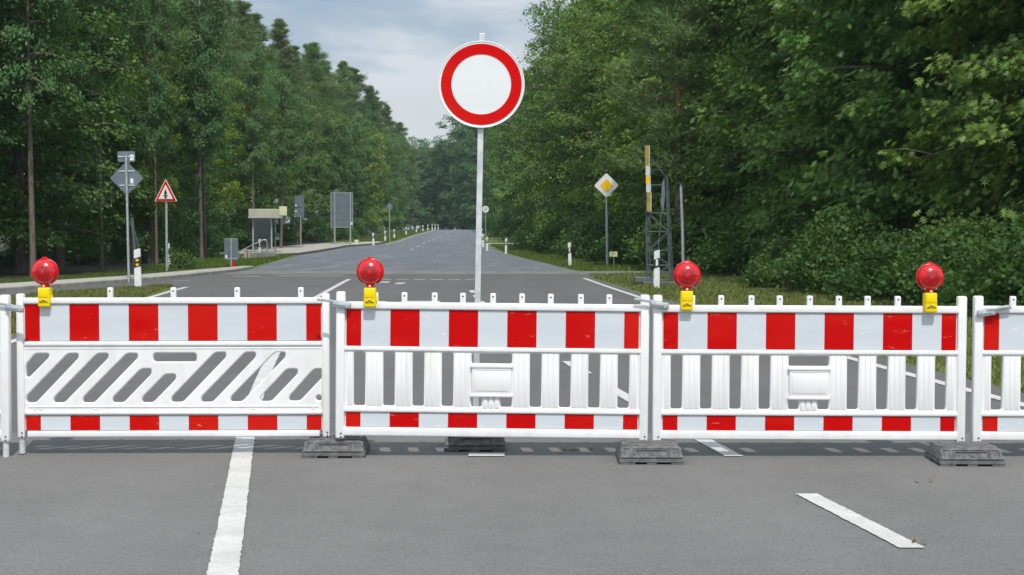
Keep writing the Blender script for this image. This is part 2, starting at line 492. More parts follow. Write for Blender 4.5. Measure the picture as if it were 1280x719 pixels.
struct(sheet('side_lane', M['asphmid'], [(22, -19, -17.4), (30, -14.6, -13.3), (37.7, -12.4, -10.6), (41.8, -11.5, -8.9)], .004))
struct(sheet('crossing_strip', M['cross'], [(52.8, -10.0, 9.5), (56.6, -9.7, 9.2)], .008))
for yy, ww in ((53.4, .07), (54.84, .07), (55.9, .12)):
    struct(sheet('rail_groove', M['galv'] if yy < 55 else M['oldpaint'], [(yy, -9.8, 9.3), (yy + ww, -9.8, 9.3)], .013))
LF = [(56.6, -9.7), (58, -9.75), (75, -11.2), (92.7, -12.5), (110, -13.0), (124, -13.0), (132, -11.4), (148, -10.9), (163, -11.4), (198, -12.4), (240, -13.1), (290, -14.1), (330, -16.5), (380, -26), (420, -38)]
rows = [(y, ip(LF, y), ip(RE, y)) for y in sorted(set([a for a, _ in LF] + [a for a, _ in RE if a > 56.6]))]
struct(sheet('far_road', M['asph2'], rows, .005))

# painted lines: ragged edged ribbons along a centre table
def line(name, tab, y0, y1, w, mat, rag=.0042, step=.02, z=.010, label=None):
    bm = bmesh.new(); prev = None
    y = y0; rnd = random.Random(int(y0 * 100) + int(w * 1000))
    ja = jb = 0
    ys = list(np.arange(y0, y1, step)) + [y1]
    ys = sorted(set([float(q) for q in ys]) | set(q for q in YS if y0 < q < y1))
    for y in ys:
        x = ip(tab, y)
        ja = ja * .25 + rnd.uniform(-rag, rag); jb = jb * .25 + rnd.uniform(-rag, rag)
        a = bm.verts.new((x - w / 2 + ja, y, G(y) + z)); b = bm.verts.new((x + w / 2 + jb, y, G(y) + z))
        if prev: bm.faces.new((prev[0], prev[1], b, a))
        prev = (a, b)
    me = bpy.data.meshes.new(name); bm.to_mesh(me); bm.free(); me.materials.append(mat)
    return struct(link(bpy.data.objects.new(name, me)))
def smooth_tab(tab, y0, y1, n=60):
    xs = np.array([t[0] for t in tab]); vs = np.array([t[1] for t in tab])
    yy = np.linspace(y0, y1, n); d = min(3, len(tab) - 1)
    if len(tab) >= 7:      # keep the bends
        v = np.interp(yy, xs, vs)
        for _ in range(12): v[1:-1] = (v[:-2] + 2 * v[1:-1] + v[2:]) / 4
        return list(zip(yy, v))
    c = np.polyfit(xs, vs, d); return list(zip(yy, np.polyval(c, yy)))
SOLID = smooth_tab([(2, -.62), (6.87, -1.25), (11, -1.9), (13.9, -2.29), (18.4, -2.83), (32.6, -4.24), (47.9, -4.96)], 2, 49)
CENTRE = smooth_tab([(5, 2.33), (7.36, 1.88), (8.87, 1.64), (10.35, 1.46), (14.2, 1.0), (17.2, .68), (32.6, -.66), (44.3, -1.3), (50, -1.62)], 2, 52)
RIGHTL = smooth_tab([(8, 4.95), (13.4, 4.37), (18.4, 3.96), (34.9, 2.84), (41, 2.52), (48.6, 2.23)], 2, 49)
LEFTL = smooth_tab([(10, -6.1), (21.5, -6.75), (33, -7.85), (39.6, -8.4)], 2, 41)
line('solid_lane_line', SOLID, 2, 47.5, .137, M['paint'])
for k in range(-1, 14):
    y0 = 7.37 + 3.0 * k
    if y0 > 40: continue
    line('lane_dash', CENTRE, y0, y0 + 1.52, .122, M['paint'], .003)
line('road_edge_line', RIGHTL, 2, 48.6, .13, M['paint'], .008)
line('road_edge_line', LEFTL, 12, 41, .14, M['paint'], .008)
def patch(x0, x1, y0, y1, mat, name='marking_patch', z=.0105):
    return struct(sheet(name, mat, [(y0, x0, x1), (y1, x0, x1)], z))
patch(-.29, -.05, 10.37, 10.51, M['paint'])
for k in range(6): patch(-4.0 + k * .52, -3.62 + k * .52, 47.0, 47.35, M['oldpaint'])
patch(-3.75, -3.5, 44.2, 45.4, M['oldpaint']); patch(-3.25, -3.0, 43.2, 44.6, M['oldpaint'])
for x0, x1, y0 in ((-2.85, -2.62, 32.2), (-2.5, -2.3, 31.5), (-2.2, -1.5, 32.3)): patch(x0, x1, y0, y0 + .7, M['paint'])
patch(-9.0, -8.1, 50.4, 50.8, M['oldpaint']); patch(-7.6, -5.5, 50.9, 51.25, M['oldpaint']); patch(-10.0, -9.5, 46.1, 46.35, M['oldpaint'])
# dashes of the far road
FC = [(58, -2.9), (90, -6.3), (118, -7.4), (165, -8.2), (220, -9), (290, -10.4)]
for y0 in range(112, 288, 12): line('far_lane_dash', FC, y0, y0 + 5, .12, M['oldpaint'], .01, 1, .012)
EL = [(148, -10.65), (163, -11.15), (198, -12.15), (240, -12.85), (290, -13.85)]
line('far_edge_line', EL, 134, 290, .14, M['oldpaint'], .01, 2, .012)

# footpath and platform with real kerb heights
def raised(name, rows, h, top, side, kw=.12):
    ys = [r[0] for r in rows]
    allY = sorted(set(ys) | set(y for y in YS if ys[0] < y < ys[-1]))
    bm = bmesh.new(); prev = None
    for y in allY:
        xl = float(np.interp(y, ys, [r[1] for r in rows])); xr = float(np.interp(y, ys, [r[2] for r in rows])); g = G(y)
        cur = [bm.verts.new(p) for p in ((xl, y, g - .05), (xl, y, g + h), (xr - kw, y, g + h), (xr - .02, y, g + h), (xr, y, g + h - .02), (xr, y, g - .05))]
        if prev:
            for i in range(5):
                f = bm.faces.new((prev[i], prev[i + 1], cur[i + 1], cur[i])); f.material_index = 0 if i == 1 else 1
        else: first = cur
        prev = cur
    f = bm.faces.new(first); f.material_index = 1; f = bm.faces.new(prev[::-1]); f.material_index = 1
    bmesh.ops.recalc_face_normals(bm, faces=bm.faces)
    me = bpy.data.meshes.new(name); bm.to_mesh(me); bm.free(); me.materials.append(top); me.materials.append(side)
    return struct(link(bpy.data.objects.new(name, me)))
raised('footpath', [(22, -20.4, -19.0), (30, -16.1, -14.6), (37.7, -13.95, -12.4), (47.6, -11.75, -10.45), (56, -10.9, -9.85), (60.5, -10.35, -9.95)], .11, M['concrete'], M['kerb'])
raised('bus_platform', [(90, -17.5, -13.2), (93, -17.6, -12.55), (110, -17.8, -13.05), (124, -17.4, -13.05), (132, -15.5, -11.45), (140, -12.6, -11.3)], .14, M['concrete'], M['darkkerb'])
struct(sheet('gravel_track', M['gravel'], [(133, -2.0, 14), (139, -2.3, 14)], .02))
# forest floor
struct(sheet('forest_floor', M['litter'], [(-20, -80, -26), (20, -80, -21.8), (38, -80, -15.2), (60, -80, -12.9), (90, -80, -18.5), (130, -80, -17.5), (200, -80, -15.5), (330, -80, -19), (600, -80, -40)], .02))
struct(sheet('forest_floor', M['litter'], [(-20, 12, 80), (26, 9.2, 80), (45, 7.2, 80), (66, 4.6, 80), (90, 3.2, 80), (130, 1.5, 80), (200, -.5, 80), (330, -3, 80), (600, -20, 80)], .02))

# ------------------------------------------------------------------ barrier panels
SCL = 452.8
def hx(x): return (x - 561) / SCL
RED = [(-.965, -.873), (-.676, -.486), (-.2915, -.1015), (.0945, .2855), (.4815, .671), (.8655, .965)]
def board(name, parent, z0, z1, y, half=.965):
    m = MB()
    ph = half * 2 / 10
    xs = [-half, -half + ph / 2] + [-half + ph / 2 + ph * k for k in range(1, 10)] + [half]
    for i in range(len(xs) - 1):
        m.box((xs[i] + xs[i + 1]) / 2, y, (z0 + z1) / 2, xs[i + 1] - xs[i] - .0006, .004, z1 - z0, 0, 0 if i % 2 == 0 else 1)
    return m.build(name, [M['red_sheet'], M['white_sheet']], parent)

def rail(parent, z0, z1, x=1.0, y0=-.032, y1=.032, name='rail', xoff=0):
    m = MB(); m.box(xoff, (y0 + y1) / 2, (z0 + z1) / 2, 2 * x, y1 - y0, z1 - z0, .009, 0, None, 3)
    return m.build(name, M['plastic'], parent, True)

def post_mesh(m, x, z0, z1, w=.060):
    m.box(x, 0, (z0 + z1) / 2, w, .062, z1 - z0, .012, 0, None, 3)
    for zz in (z0 + .035, z0 + .012):
        m.cyl((x + .008, -.0305, zz), (x + .008, -.033, zz), .006, n=8, mi=1)

def latch(parent, x, z, tilt, length=.27):
    m = MB(); rt = Matrix.Rotation(R_(tilt), 4, 'Y')
    m.box(-length * .35, 0, .008, length * .62, .010, .018, .003, 0)
    m.box(.005, 0, -.006, .125, .014, .046, .010, 0)
    m.box(0, -.009, -.006, .10, .004, .010, .001, 0)
    m.cyl((.042, -.004, -.010), (.042, -.014, -.010), .012, n=12)
    m.cyl((-.03, -.004, -.006), (-.03, -.012, -.006), .007, n=10)
    o = m.build('latch', M['galv'], parent, True)
    o.location = (x, -.052, z); o.rotation_euler = (0, R_(tilt), 0)
    return o

# slat panel (heights in metres above the road)
def make_slat_panel(label):
    t = thing('barrier_panel', label, 'barrier', (0, 0, 0), 0, 'red and white road barrier panels')
    for sx in (-1, 1):
        m = MB(); post_mesh(m, sx * 1.004, .105, 1.078)
        m.build('post', [M['plastic'], M['black']], t, True)
    rail(t, .965, 1.012, .985, name='top_rail'); rail(t, .688, .720, .985, -.03, .03, 'middle_rail')
    rail(t, .283, .314, .985, -.03, .03, 'lower_rail'); rail(t, .125, .183, .985, name='bottom_rail')
    # grille
    holes = []
    for c in (-.877, -.682, -.488, -.295, .287, .481, .674, .868):
        holes.append(rounded([(c - .0375, .325), (c + .0375, .325), (c + .0375, .683), (c - .0375, .683)], .016))
    holes.append(rounded([(-.137, .612), (.130, .612), (.130, .680), (-.137, .680)], .014))
    holes.append(rounded([(-.137, .325), (-.068, .325), (-.068, .392), (-.137, .392)], .014))
    holes.append(rounded([(.056, .325), (.130, .325), (.130, .392), (.056, .392)], .014))
    me = pierced_plate([(-.98, .30), (.98, .30), (.98, .70), (-.98, .70)], holes, .02, .006)
    m = MB(); m.mesh(me)
    edges = [-.965, -.9145, -.8395, -.7195, -.6445, -.5255, -.4505, -.3325, -.2575, -.137, None, .130, .2495, .3245, .4435, .5185, .6365, .7115, .8305, .9055, .965]
    pairs = [(-.965, -.9145), (-.8395, -.7195), (-.6445, -.5255), (-.4505, -.3325), (-.2575, -.137), (.130, .2495), (.3245, .4435), (.5185, .6365), (.7115, .8305), (.9055, .965)]
    for a, b in pairs:
        n = 3 if b - a > .1 else 2
        w = (b - a - .016) / n
        for k in range(n):
            xc = a + .008 + w * (k + .5)
            m.box(xc, -.0205, .504, w - .0035, .005, .352, .002, 0, None, 2)
    for k in range(3): m.box(-.044 + .038 * k, -.0235, .354, .030, .009, .076, .0035)
    m.build('grille', M['plastic'], t, True)
    m = MB()
    m.box(-.0035, -.028, .502, .262, .018, .19, .008)
    m.box(-.0035, -.034, .595, .28, .024, .022, .008); m.box(-.0035, -.034, .402, .28, .024, .020, .007)
    m.box(-.0035, -.037, .575, .235, .006, .008, .002)
    m.box(-.0035, -.0385, .497, .225, .004, .13, .0018)
    m.build('handle_plate', M['plastic'], t, True)
    m = MB(); m.box(0, .004, .8425, 1.965, .024, .249); m.box(0, .004, .234, 1.965, .024, .105)
    m.build('backing_board', M['plastic'], t)
    board('reflective_board', t, .722, .963, -.0165); board('reflective_board', t, .186, .281, -.0165)
    for k in range(-4, 5):
        m = MB(); x = k * .1935 + random.uniform(-.006, .006)
        m.box(x, 0, 1.042, .038, .038, .070, .008, 0, None, 3)
        m.cyl((x, -.018, 1.055), (x, -.0205, 1.055), .006, n=8, mi=1)
        m.build('peg', [M['plastic'], M['black']], t, True)
    return t

def make_diag_panel(label):
    t = thing('barrier_panel', label, 'barrier', (0, 0, 0), 0, 'red and white road barrier panels')
    q = lambda x: (x - 520) / SCL * 1.02
    zz = lambda y: (572 - (300 + y / 2.398)) / 186.0
    for sx in (-1, 1):
        m = MB(); post_mesh(m, sx * 1.017, .105, 1.07, .050)
        m.build('post', [M['plastic'], M['black']], t, True)
    rail(t, zz(205), zz(187), .993, name='top_rail'); rail(t, zz(331), zz(317), .993, -.032, .03, 'middle_rail'); rail(t, zz(342), zz(333.5), .993, -.024, .03, 'middle_rail')
    rail(t, zz(536), zz(524), .993, -.032, .03, 'lower_rail'); rail(t, zz(603), zz(584), .975, name='bottom_rail')
    P = lambda l: [(q(a), zz(b)) for a, b in l]
    slots = [
        [(84, 386), (112, 353), (152, 353), (152, 364), (94, 423), (84, 423)],
        [(84, 480), (208, 353), (239, 353), (239, 366), (112, 500), (84, 500)],
        [(165, 485), (295, 353), (327, 353), (327, 366), (196, 500), (165, 500)],
        [(251, 485), (382, 353), (414, 353), (414, 366), (284, 500), (251, 500)],
        [(339, 485), (424, 399), (454, 399), (454, 414), (371, 500), (339, 500)],
        [(426, 485), (495, 415), (526, 415), (526, 430), (458, 500), (426, 500)],
        [(513, 484), (643, 350), (675, 350), (675, 364), (546, 499), (513, 499)],
        [(601, 484), (732, 350), (763, 350), (763, 364), (634, 499), (601, 499)],
        [(688, 484), (820, 350), (851, 350), (851, 364), (721, 498), (688, 498)],
        [(776, 484), (856, 400), (887, 400), (887, 414), (808, 497), (776, 497)],
        [(862, 482), (936, 400), (963, 400), (963, 422), (893, 496), (862, 496)],
        [(460, 352), (588, 352), (588, 378), (460, 378)]]
    holes = [rounded(P(s), .022) for s in slots]
    cx, cz, r = q(950), zz(487), .019
    holes.append([(cx + r * math.cos(a * math.pi / 10), cz + r * math.sin(a * math.pi / 10)) for a in range(20)])
    me = pierced_plate([(-.998, zz(528)), (.998, zz(528)), (.998, zz(328)), (-.998, zz(328))], holes, .021, .009)
    m = MB(); m.mesh(me)
    m.box(.0, -.0225, zz(512), 1.93, .006, .010, .002)
    for bx in (110, 128, 290, 756, 934):
        m.box(q(bx), -.0225, zz(519), .022, .008, .010, .003)
    m.build('grille', M['plastic'], t, True)
    m = MB(); m.box(0, .004, (zz(205) + zz(316)) / 2, 1.985, .024, zz(205) - zz(316)); m.box(0, .004, (zz(537) + zz(583)) / 2, 1.985, .024, zz(537) - zz(583))
    m.build('backing_board', M['plastic'], t)
    board('reflective_board', t, zz(315), zz(206.5), -.0165, .985 * 1.0); board('reflective_board', t, zz(582), zz(539), -.0165, .985)
    for x in (-.84, -.42, 0, .425, .85):
        m = MB(); m.box(x, 0, zz(187) + .033, .036, .038, .070, .008, 0, None, 3)
        m.cyl((x, -.018, zz(187) + .045), (x, -.0205, zz(187) + .045), .006, n=8, mi=1)
        m.build('peg', [M['plastic'], M['black']], t, True)
    m = MB(); m.cyl((-1.017, 0, .0), (-1.017, 0, .115), .021, n=20); m.build('foot_pin', M['galv_light'], t, True)
    return t

D = 10.38
def set_panel(o, x, y, z, roll, yaw=0):
    o.location = (x, y, z); o.rotation_euler = (0, R_(roll), R_(yaw))

pA = make_diag_panel('white plastic barrier panel with diagonal slots and red white reflective boards')
set_panel(pA, (218.5 - 640) / 186.3, 10.5, .012, .0, 1.0)
p2 = make_slat_panel('white barrier panel with upright slots standing in front of the round sign pole')
set_panel(p2, (614.2 - 640) / 188.6, D, .012, .62, 0)
def clone_panel(o, label): c = copy_tree(o); c['label'] = label; return c
p3 = clone_panel(p2, 'white barrier panel with upright slots carrying two warning lamps, one at each end')
set_panel(p3, (1010.2 - 640) / 188.8, D - .01, -.004, .25, 0)
p4 = clone_panel(p2, 'barrier panel at the right picture edge, cut off, its folded latch lying on top')
set_panel(p4, (1408.5 - 640) / 188.8, D - .03, -.01, .3, 0)
p0 = clone_panel(p2, 'barrier panel at the left picture edge, only its right end in view')
set_panel(p0, (-177 - 640) / 187.5, D + .02, .008, .4, -1.5)
m = MB(); m.cyl((1.004, 0, -.008), (1.004, 0, .115), .021, n=20); m.build('foot_pin', M['galv_light'], p0, True)
latch(p0, 1.08, 1.0, 8, .24)
latch(p2, -1.0, 1.0, 7, .24); latch(p3, -1.0, 1.022, 8, .25); latch(p4, -.97, .975, -8, .05)
# folded long latch tongue on the right-hand panel
m = MB(); m.box(.075, -.055, .985, .17, .012, .030, .006, 0, Matrix.Rotation(R_(-9), 4, 'Y')); m.box(.075, -.064, .987, .12, .004, .008, .001, 0, Matrix.Rotation(R_(-9), 4, 'Y'))
o = m.build('latch_tongue', M['galv'], p4, True); o.location = (-.96, 0, .012)

# ------------------------------------------------------------------ foot plates
def make_base(label, letters, x, y, rz=0, dark=False):
    t = thing('base_plate', label, 'base plate', (x, y, 0), rz, 'grey recycled plastic foot plates')
    W, Dp, H = .42, .43, .115
    bm = bmesh.new()
    def frust(x0, x1, y0, y1, z0, X0, X1, Y0, Y1, z1):
        a = [bm.verts.new(p) for p in ((x0, y0, z0), (x1, y0, z0), (x1, y1, z0), (x0, y1, z0))]
        b = [bm.verts.new(p) for p in ((X0, Y0, z1), (X1, Y0, z1), (X1, Y1, z1), (X0, Y1, z1))]
        bm.faces.new(a[::-1]); bm.faces.new(b)
        for k in range(4): bm.faces.new((a[k], a[(k + 1) % 4], b[(k + 1) % 4], b[k]))
    w, d = W / 2, Dp / 2
    frust(-w, w, -d, d, .016, -w + .004, w - .004, -d + .004, d - .004, .042)
    frust(-w + .004, w - .004, -d + .004, d - .004, .0425, -w + .03, w - .03, -d + .085, d - .085, H)
    bmesh.ops.bevel(bm, geom=list(bm.edges), offset=.004, segments=2, affect='EDGES')
    m = MB(); m.bm.free(); m.bm = bm
    for fx, fw in ((-.155, .10), (0, .062), (.165, .08)):            # feet leaving the dark gaps between them
        for fy in (-d + .03, d - .03): m.box(fx, fy, .0085, fw, .055, .017, .002)
    for fx in (-w + .03, w - .03):
        for fy in (-.10, .10): m.box(fx, fy, .0085, .055, .07, .017, .002)
    # slope frames: raised ribs on the front slope
    sl = Matrix.Rotation(math.atan2(.0725, .085), 4, 'X')
    def on_slope(u, v, sx, sv, th=.008):   # u along X, v 0..1 up the slope
        yy = -d + .004 + .081 * v; z = .0425 + .0725 * v
        nrm = Vector((0, -.0725, .081)).normalized() * (th / 2 - .001)
        m.box(u, yy + nrm.y, z + nrm.z, sx, sv, th, .002, 0, sl)
    on_slope(0, .82, .36, .022); on_slope(0, .10, .395, .016)
    for u in (-.185, -.128, .128, .185): on_slope(u, .45, .018, .085)
    on_slope(0, .60, .20, .008, .012); on_slope(-.11, .38, .008, .05, .010); on_slope(.11, .38, .008, .05, .010)
    # top lugs
    for fx in (-.13, .13):
        for fy in (-.10,): m.box(fx, fy, H + .002, .09, .05, .008, .003)
    m.box(0, .06, H + .002, .30, .12, .006, .002)
    m.build('plate_body', M['rubber'], t)
    if letters:
        me = text_mesh(letters, .052, .003)
        me.transform(Matrix.Rotation(math.atan2(.0725, .085), 4, 'X'))
        m = MB(); m.mesh(me)
        o = m.build('raised_lettering', M['rubber'], t); n = Vector((0, -.0725, .081)).normalized()
        o.location = (0, -d + .004 + .081 * .36 + n.y * .002, .0425 + .0725 * .36 + n.z * .002)
    return t
make_base('grey foot plate under the joint between diagonal slot panel and first upright slot panel', None, (415 - 640) / 1965 * 10.3, 10.52, R_(0))
make_base('grey foot plate between the two middle panels, its side sloping towards the sign base', 'T K T', (815.5 - 640) / 1965 * 10.05, 10.24, R_(-.5))
make_base('grey foot plate with raised letters under the rightmost panel joint', 'T K T', (1218 - 640) / 1965 * 9.98, 10.16, R_(-1.5))
make_base('darker shaded foot plate behind the barrier carrying the round sign pole', None, (592.5 - 640) / 1965 * 10.6, 10.82, R_(1))

# ------------------------------------------------------------------ warning lamps
def make_lamp(label):
    t = thing('warning_lamp', label, 'warning lamp', (0, 0, 0), 0, 'red warning lamps on the barrier')
    # local origin: bottom of battery box, centre
    m = MB(); m.box(0, 0, .064, .078, .085, .128, .010, 0, None, 3); m.box(0, -.0425, .092, .066, .008, .060, .004); m.box(.041, .01, .055, .008, .03, .04, .002)
    bx = m.build('battery_box', M['yellow'], t, True)
    m = MB()
    for s in (-1, 1):
        m.box(s * .0125, -.0475, .036, .012, .003, .004, .0005, 0, Matrix.Rotation(R_(38 * s), 4, 'Y'))
        m.box(s * .0215, -.0475, .0335, .013, .003, .0055, .0005)
        m.box(s * .005, -.0475, .042, .006, .003, .005, .0005, 0, Matrix.Rotation(R_(55 * s), 4, 'Y'))
    m.box(0, -.0475, .0305, .010, .003, .003, .0005)
    m.build('emblem', M['black'], bx)
    m = MB(); m.cyl((0, -.0425, .052), (0, -.049, .052), .005, n=10); m.build('screw', M['pinkbolt'], bx)
    m = MB(); m.lathe([(.024, .126), (.027, .130), (.026, .150), (.030, .165), (.02, .175)], 24, axis='Z'); m.box(0, -.022, .142, .016, .02, .03, .004)
    for s in (-1, 1): m.box(s * .030, -.01, .155, .02, .012, .012, .004)
    m.build('lamp_neck', M['redplastic'], t, True)
    m = MB(); m.cyl((0, -.03, .139), (0, -.036, .139), .008, n=10); m.build('bolt', M['pinkbolt'], t)
    for s in (-1, 1): m = MB(); m.cyl((s * .038, -.018, .155), (s * .038, -.024, .155), .005, n=8); m.build('bolt', M['pinkbolt'], t)
    c = (0, -.004, .232)
    m = MB()
    m.lathe([(.080, .024), (.089, .020), (.0905, .006), (.0905, -.006), (.088, -.012), (.084, -.014), (.079, -.013), (.05, -.004), (.02, -.002)], 56, 0, 'Y', c)
    m.box(0, -.004, .3255, .034, .022, .012, .004)
    m.build('lamp_housing', M['redplastic'], t, True)
    m = MB()
    pr = [(.080, -.010)]
    for k in range(1, 10):
        a = k / 9 * math.pi / 2
        pr.append((.0795 * math.cos(a) + .001, -.012 - .052 * math.sin(a)))
    m.lathe(pr, 56, 0, 'Y', c)
    m.build('lens', M['lens'], t, True)
    return t
l1 = make_lamp('red warning lamp on yellow box at the left end of the diagonal slot panel')
lamps = [l1]
for lb in ('red warning lamp on yellow box standing left of the round sign, before the open road',
           'red warning lamp on yellow box just right of the lattice crossing mast',
           'rightmost red warning lamp on yellow box, in front of the dark oak foliage'):
    c = copy_tree(l1); c['label'] = lb; lamps.append(c)
for o, px, yb, yy, tl in zip(lamps, (56, 462.5, 858, 1163), (383.5, 384, 388, 390.5), (10.46, 10.34, 10.34, 10.33), (0, .3, 1.0, -.6)):
    s = 1965 / yy
    o.location = ((px - 640) / s, yy, 1.51 - (yb - 287) / s); o.rotation_euler = (R_(-1), R_(tl), 0)

# ------------------------------------------------------------------ round no-entry-for-vehicles sign
t = thing('round_sign', 'round white traffic sign with broad red ring on grey square pole behind the barrier', 'traffic sign', (-.257, 10.98, .1), 0, rot=(0, R_(1.05), 0))
m = MB(); m.box(0, 0, 1.385, .040, .040, 2.77, .003); m.build('pole', M['galv_light'], t)
cz = 2.415
m = MB(); m.lathe([(.296, -.030), (.300, -.033), (.301, -.045), (.298, -.048), (.292, -.047), (.288, -.044), (.02, -.0435)], 96, 0, 'Y', (0, 0, cz)); m.build('sign_plate', M['sign_white'], t, True)
def ring(m, r0, r1, y, z, n=96, mi=0):
    a = []; b = []
    for k in range(n):
        th = 2 * math.pi * k / n
        a.append(m.bm.verts.new((r0 * math.cos(th), y, z + r0 * math.sin(th)))); b.append(m.bm.verts.new((r1 * math.cos(th), y, z + r1 * math.sin(th))))
    for k in range(n):
        f = m.bm.faces.new((a[k], a[(k + 1) % n], b[(k + 1) % n], b[k])); f.material_index = mi
m = MB(); ring(m, .207, .280, -.0465, cz); m.build('red_ring', M['sign_red'], t)
for zz_ in (cz + .17, cz - .17):
    m = MB(); m.box(0, -.008, zz_, .09, .06, .03, .004); m.build('clamp', M['galv'], t)

# ------------------------------------------------------------------ distant signs and posts
def pole_part(t, x, h, r=.03, mat='galv'):
    m = MB(); m.cyl((x, 0, -.1), (x, 0, h), r, n=12); return m.build('pole', M[mat], t, True)

t = thing('sign_back', 'grey back of a diamond sign with small plate above on a tall pole', 'traffic sign', (-10.85, 44.5, .1))
t.rotation_euler = (0, R_(-.8), R_(3))
pole_part(t, 0, 3.52, .038)
m = MB(); c = 2.86; h = .48
m.prism(rounded([(0, c + h), (h, c), (0, c - h), (-h, c)], .05), -.075, -.070 + .003); dia = m.build('diamond_plate', M['alu_back'], t)
dia.location = (0, .12, 0)
m = MB(); m.prism(rounded([(-.245, 3.32), (.245, 3.32), (.245, 3.62), (-.245, 3.62)], .04), .045, .052); m.build('small_plate', M['alu_back'], t)
for z, w in ((3.06, .42), (2.66, .42), (3.47, .46)):
    m = MB(); m.box(0, .032, z, w, .012, .03, .002); m.build('bracket', M['galv_light'], t)
for a_ in ((.14, .040, 2.78, .085, .006, .14), (.155, .036, 3.44, .11, .006, .16)):
    m = MB(); m.box(*a_, .001); m.build('sticker', M['sticker'], t)

t = thing('warning_sign', 'red bordered triangular warning sign with black crossroads arrow at the forest edge', 'traffic sign', (-11.75, 53.5, 0), 0)
pole_part(t, 0, 2.9, .045)
m = MB(); a = .37
tri = lambda s, z0: [(-s, z0), (s, z0), (0, z0 + s * 2.0)]
m.prism(rounded(tri(.385, 2.46), .045), -.065, -.050); m.build('sign_plate', M['sign_white'], t)
m = MB(); m.prism(rounded(tri(.355, 2.475), .045), -.078, -.067); m.build('red_border', M['sign_red'], t)
m = MB(); m.prism(rounded(tri(.245, 2.545), .02), -.092, -.080); m.build('white_field', M['sign_white'], t)
m = MB(); m.prism([(-.045, 2.57), (.045, 2.57), (.03, 2.61), (.03, 2.72), (.055, 2.74), (.03, 2.80), (0, 2.90), (-.03, 2.80), (-.055, 2.74), (-.03, 2.72), (-.03, 2.61)], -.104, -.094)
m.box(0, -.099, 2.66, .17, .009, .022); m.build('crossroads_arrow', M['black'], t)

t = thing('old_post', 'dark weathered broken steel post with a short brace by the footpath', 'post', (-12.5, 52, 0))
m = MB(); m.tube([(0, 0, 0), (.01, 0, 1), (-.06, 0, 1.9)], [.055, .055, .05], 10); m.build('shaft', M['dark_steel'], t, True)
m = MB(); m.tube([(.02, 0, 1.45), (.14, 0, 1.0), (.12, 0, .4)], .028, 8); m.build('brace', M['dark_steel'], t, True)

t = thing('sign_back', 'low grey back of a small upright sign with a red tag at its foot', 'traffic sign', (-10.72, 60, 0))
pole_part(t, 0, 1.15, .035)
m = MB(); m.prism(rounded([(-.265, .34), (.265, .34), (.265, 1.16), (-.265, 1.16)], .03), .04, .048); m.build('plate', M['alu_back'], t)
for a_ in ((0, .036, 1.155, .52, .014, .02), (0, .036, .40, .46, .012, .02)):
    m = MB(); m.box(*a_); m.build('bracket', M['galv_light'], t)
m = MB(); m.box(-.19, .036, .48, .085, .006, .11, .002); m.build('sticker', M['sticker'], t)
m = MB(); m.prism([(.03, .06), (.14, .09), (.15, .28), (.05, .3)], -.02, .03); m.build('red_tag', M['sign_red'], t)

t = thing('sign_back', 'tall narrow grey back of two stacked sign plates beside the bus shelter', 'traffic sign', (-16.75, 124, G(124) + .14))
pole_part(t, .1, 2.3, .05)
for a_ in ((0, 0, 3.45, .74, .04, .9, .01), (.03, .002, 2.58, .70, .04, .76, .01)):
    m = MB(); m.box(*a_); m.build('plate', M['alu_back'], t)
m = MB(); m.box(-.27, -.03, 3.13, .12, .02, .16); m.box(-.27, -.03, 2.7, .12, .02, .14); m.build('sticker', M['sticker'], t)

t = thing('direction_board', 'large grey back of a direction board on two posts at the platform end', 'traffic sign', (-13.85, 128, G(128) + .1))
for x in (-.58, .70): pole_part(t, x, 4.2, .07, 'galv')
for k in range(5):
    m = MB(); m.box(0, .09, 1.72 + .55 * k, 1.74, .03, .53, .01); m.build('board_plank', M['alu_back'], t)
m = MB(); m.box(0, .085, 4.23, 1.78, .05, .05); m.box(0, .085, 1.42, 1.78, .05, .05)
for sx in (-.885, .885): m.box(sx, .085, 2.83, .04, .05, 2.78)
m.build('board_frame', M['galv'], t)
m = MB(); m.box(.80, -.06, 1.72, .14, .02, .22); m.build('sticker', M['sticker'], t)

t = thing('sign_back', 'small round grey sign back on a thin pole above the left delineator posts', 'traffic sign', (-11.05, 142, G(142)))
pole_part(t, 0, 3.5, .04)
m = MB(); m.lathe([(.30, .05), (.305, .06), (.29, .07), (.02, .07)], 40, 0, 'Y', (0, 0, 3.25)); m.build('disc', M['alu_back'], t)

t = thing('end_limit_sign', 'small pale round sign with dark diagonal stripes beyond the right verge', 'traffic sign', (-2.42, 144, G(144)))
pole_part(t, 0, 3.2, .035)
m = MB(); m.lathe([(.295, -.04), (.305, -.045), (.30, -.055), (.02, -.056)], 40, 0, 'Y', (0, 0, 3.02)); m.build('disc', M['sign_white'], t)
m = MB()
for k in (-1, 0, 1): m.box(k * .05, -.060, 3.02 - k * .03, .022, .003, .42 , 0, 0, Matrix.Rotation(R_(38), 4, 'Y'))
m.build('diagonal_stripes', M['black'], t)
t = thing('far_sign', 'tiny round pale sign standing beyond the crest of the road', 'traffic sign', (-10.8, 392, G(392)))
pole_part(t, 0, 1.8, .04)
m = MB(); m.lathe([(.40, -.04), (.42, -.045), (.41, -.055), (.02, -.056)], 32, 0, 'Y', (0, 0, 1.8)); m.build('disc', M['sign_white'], t)

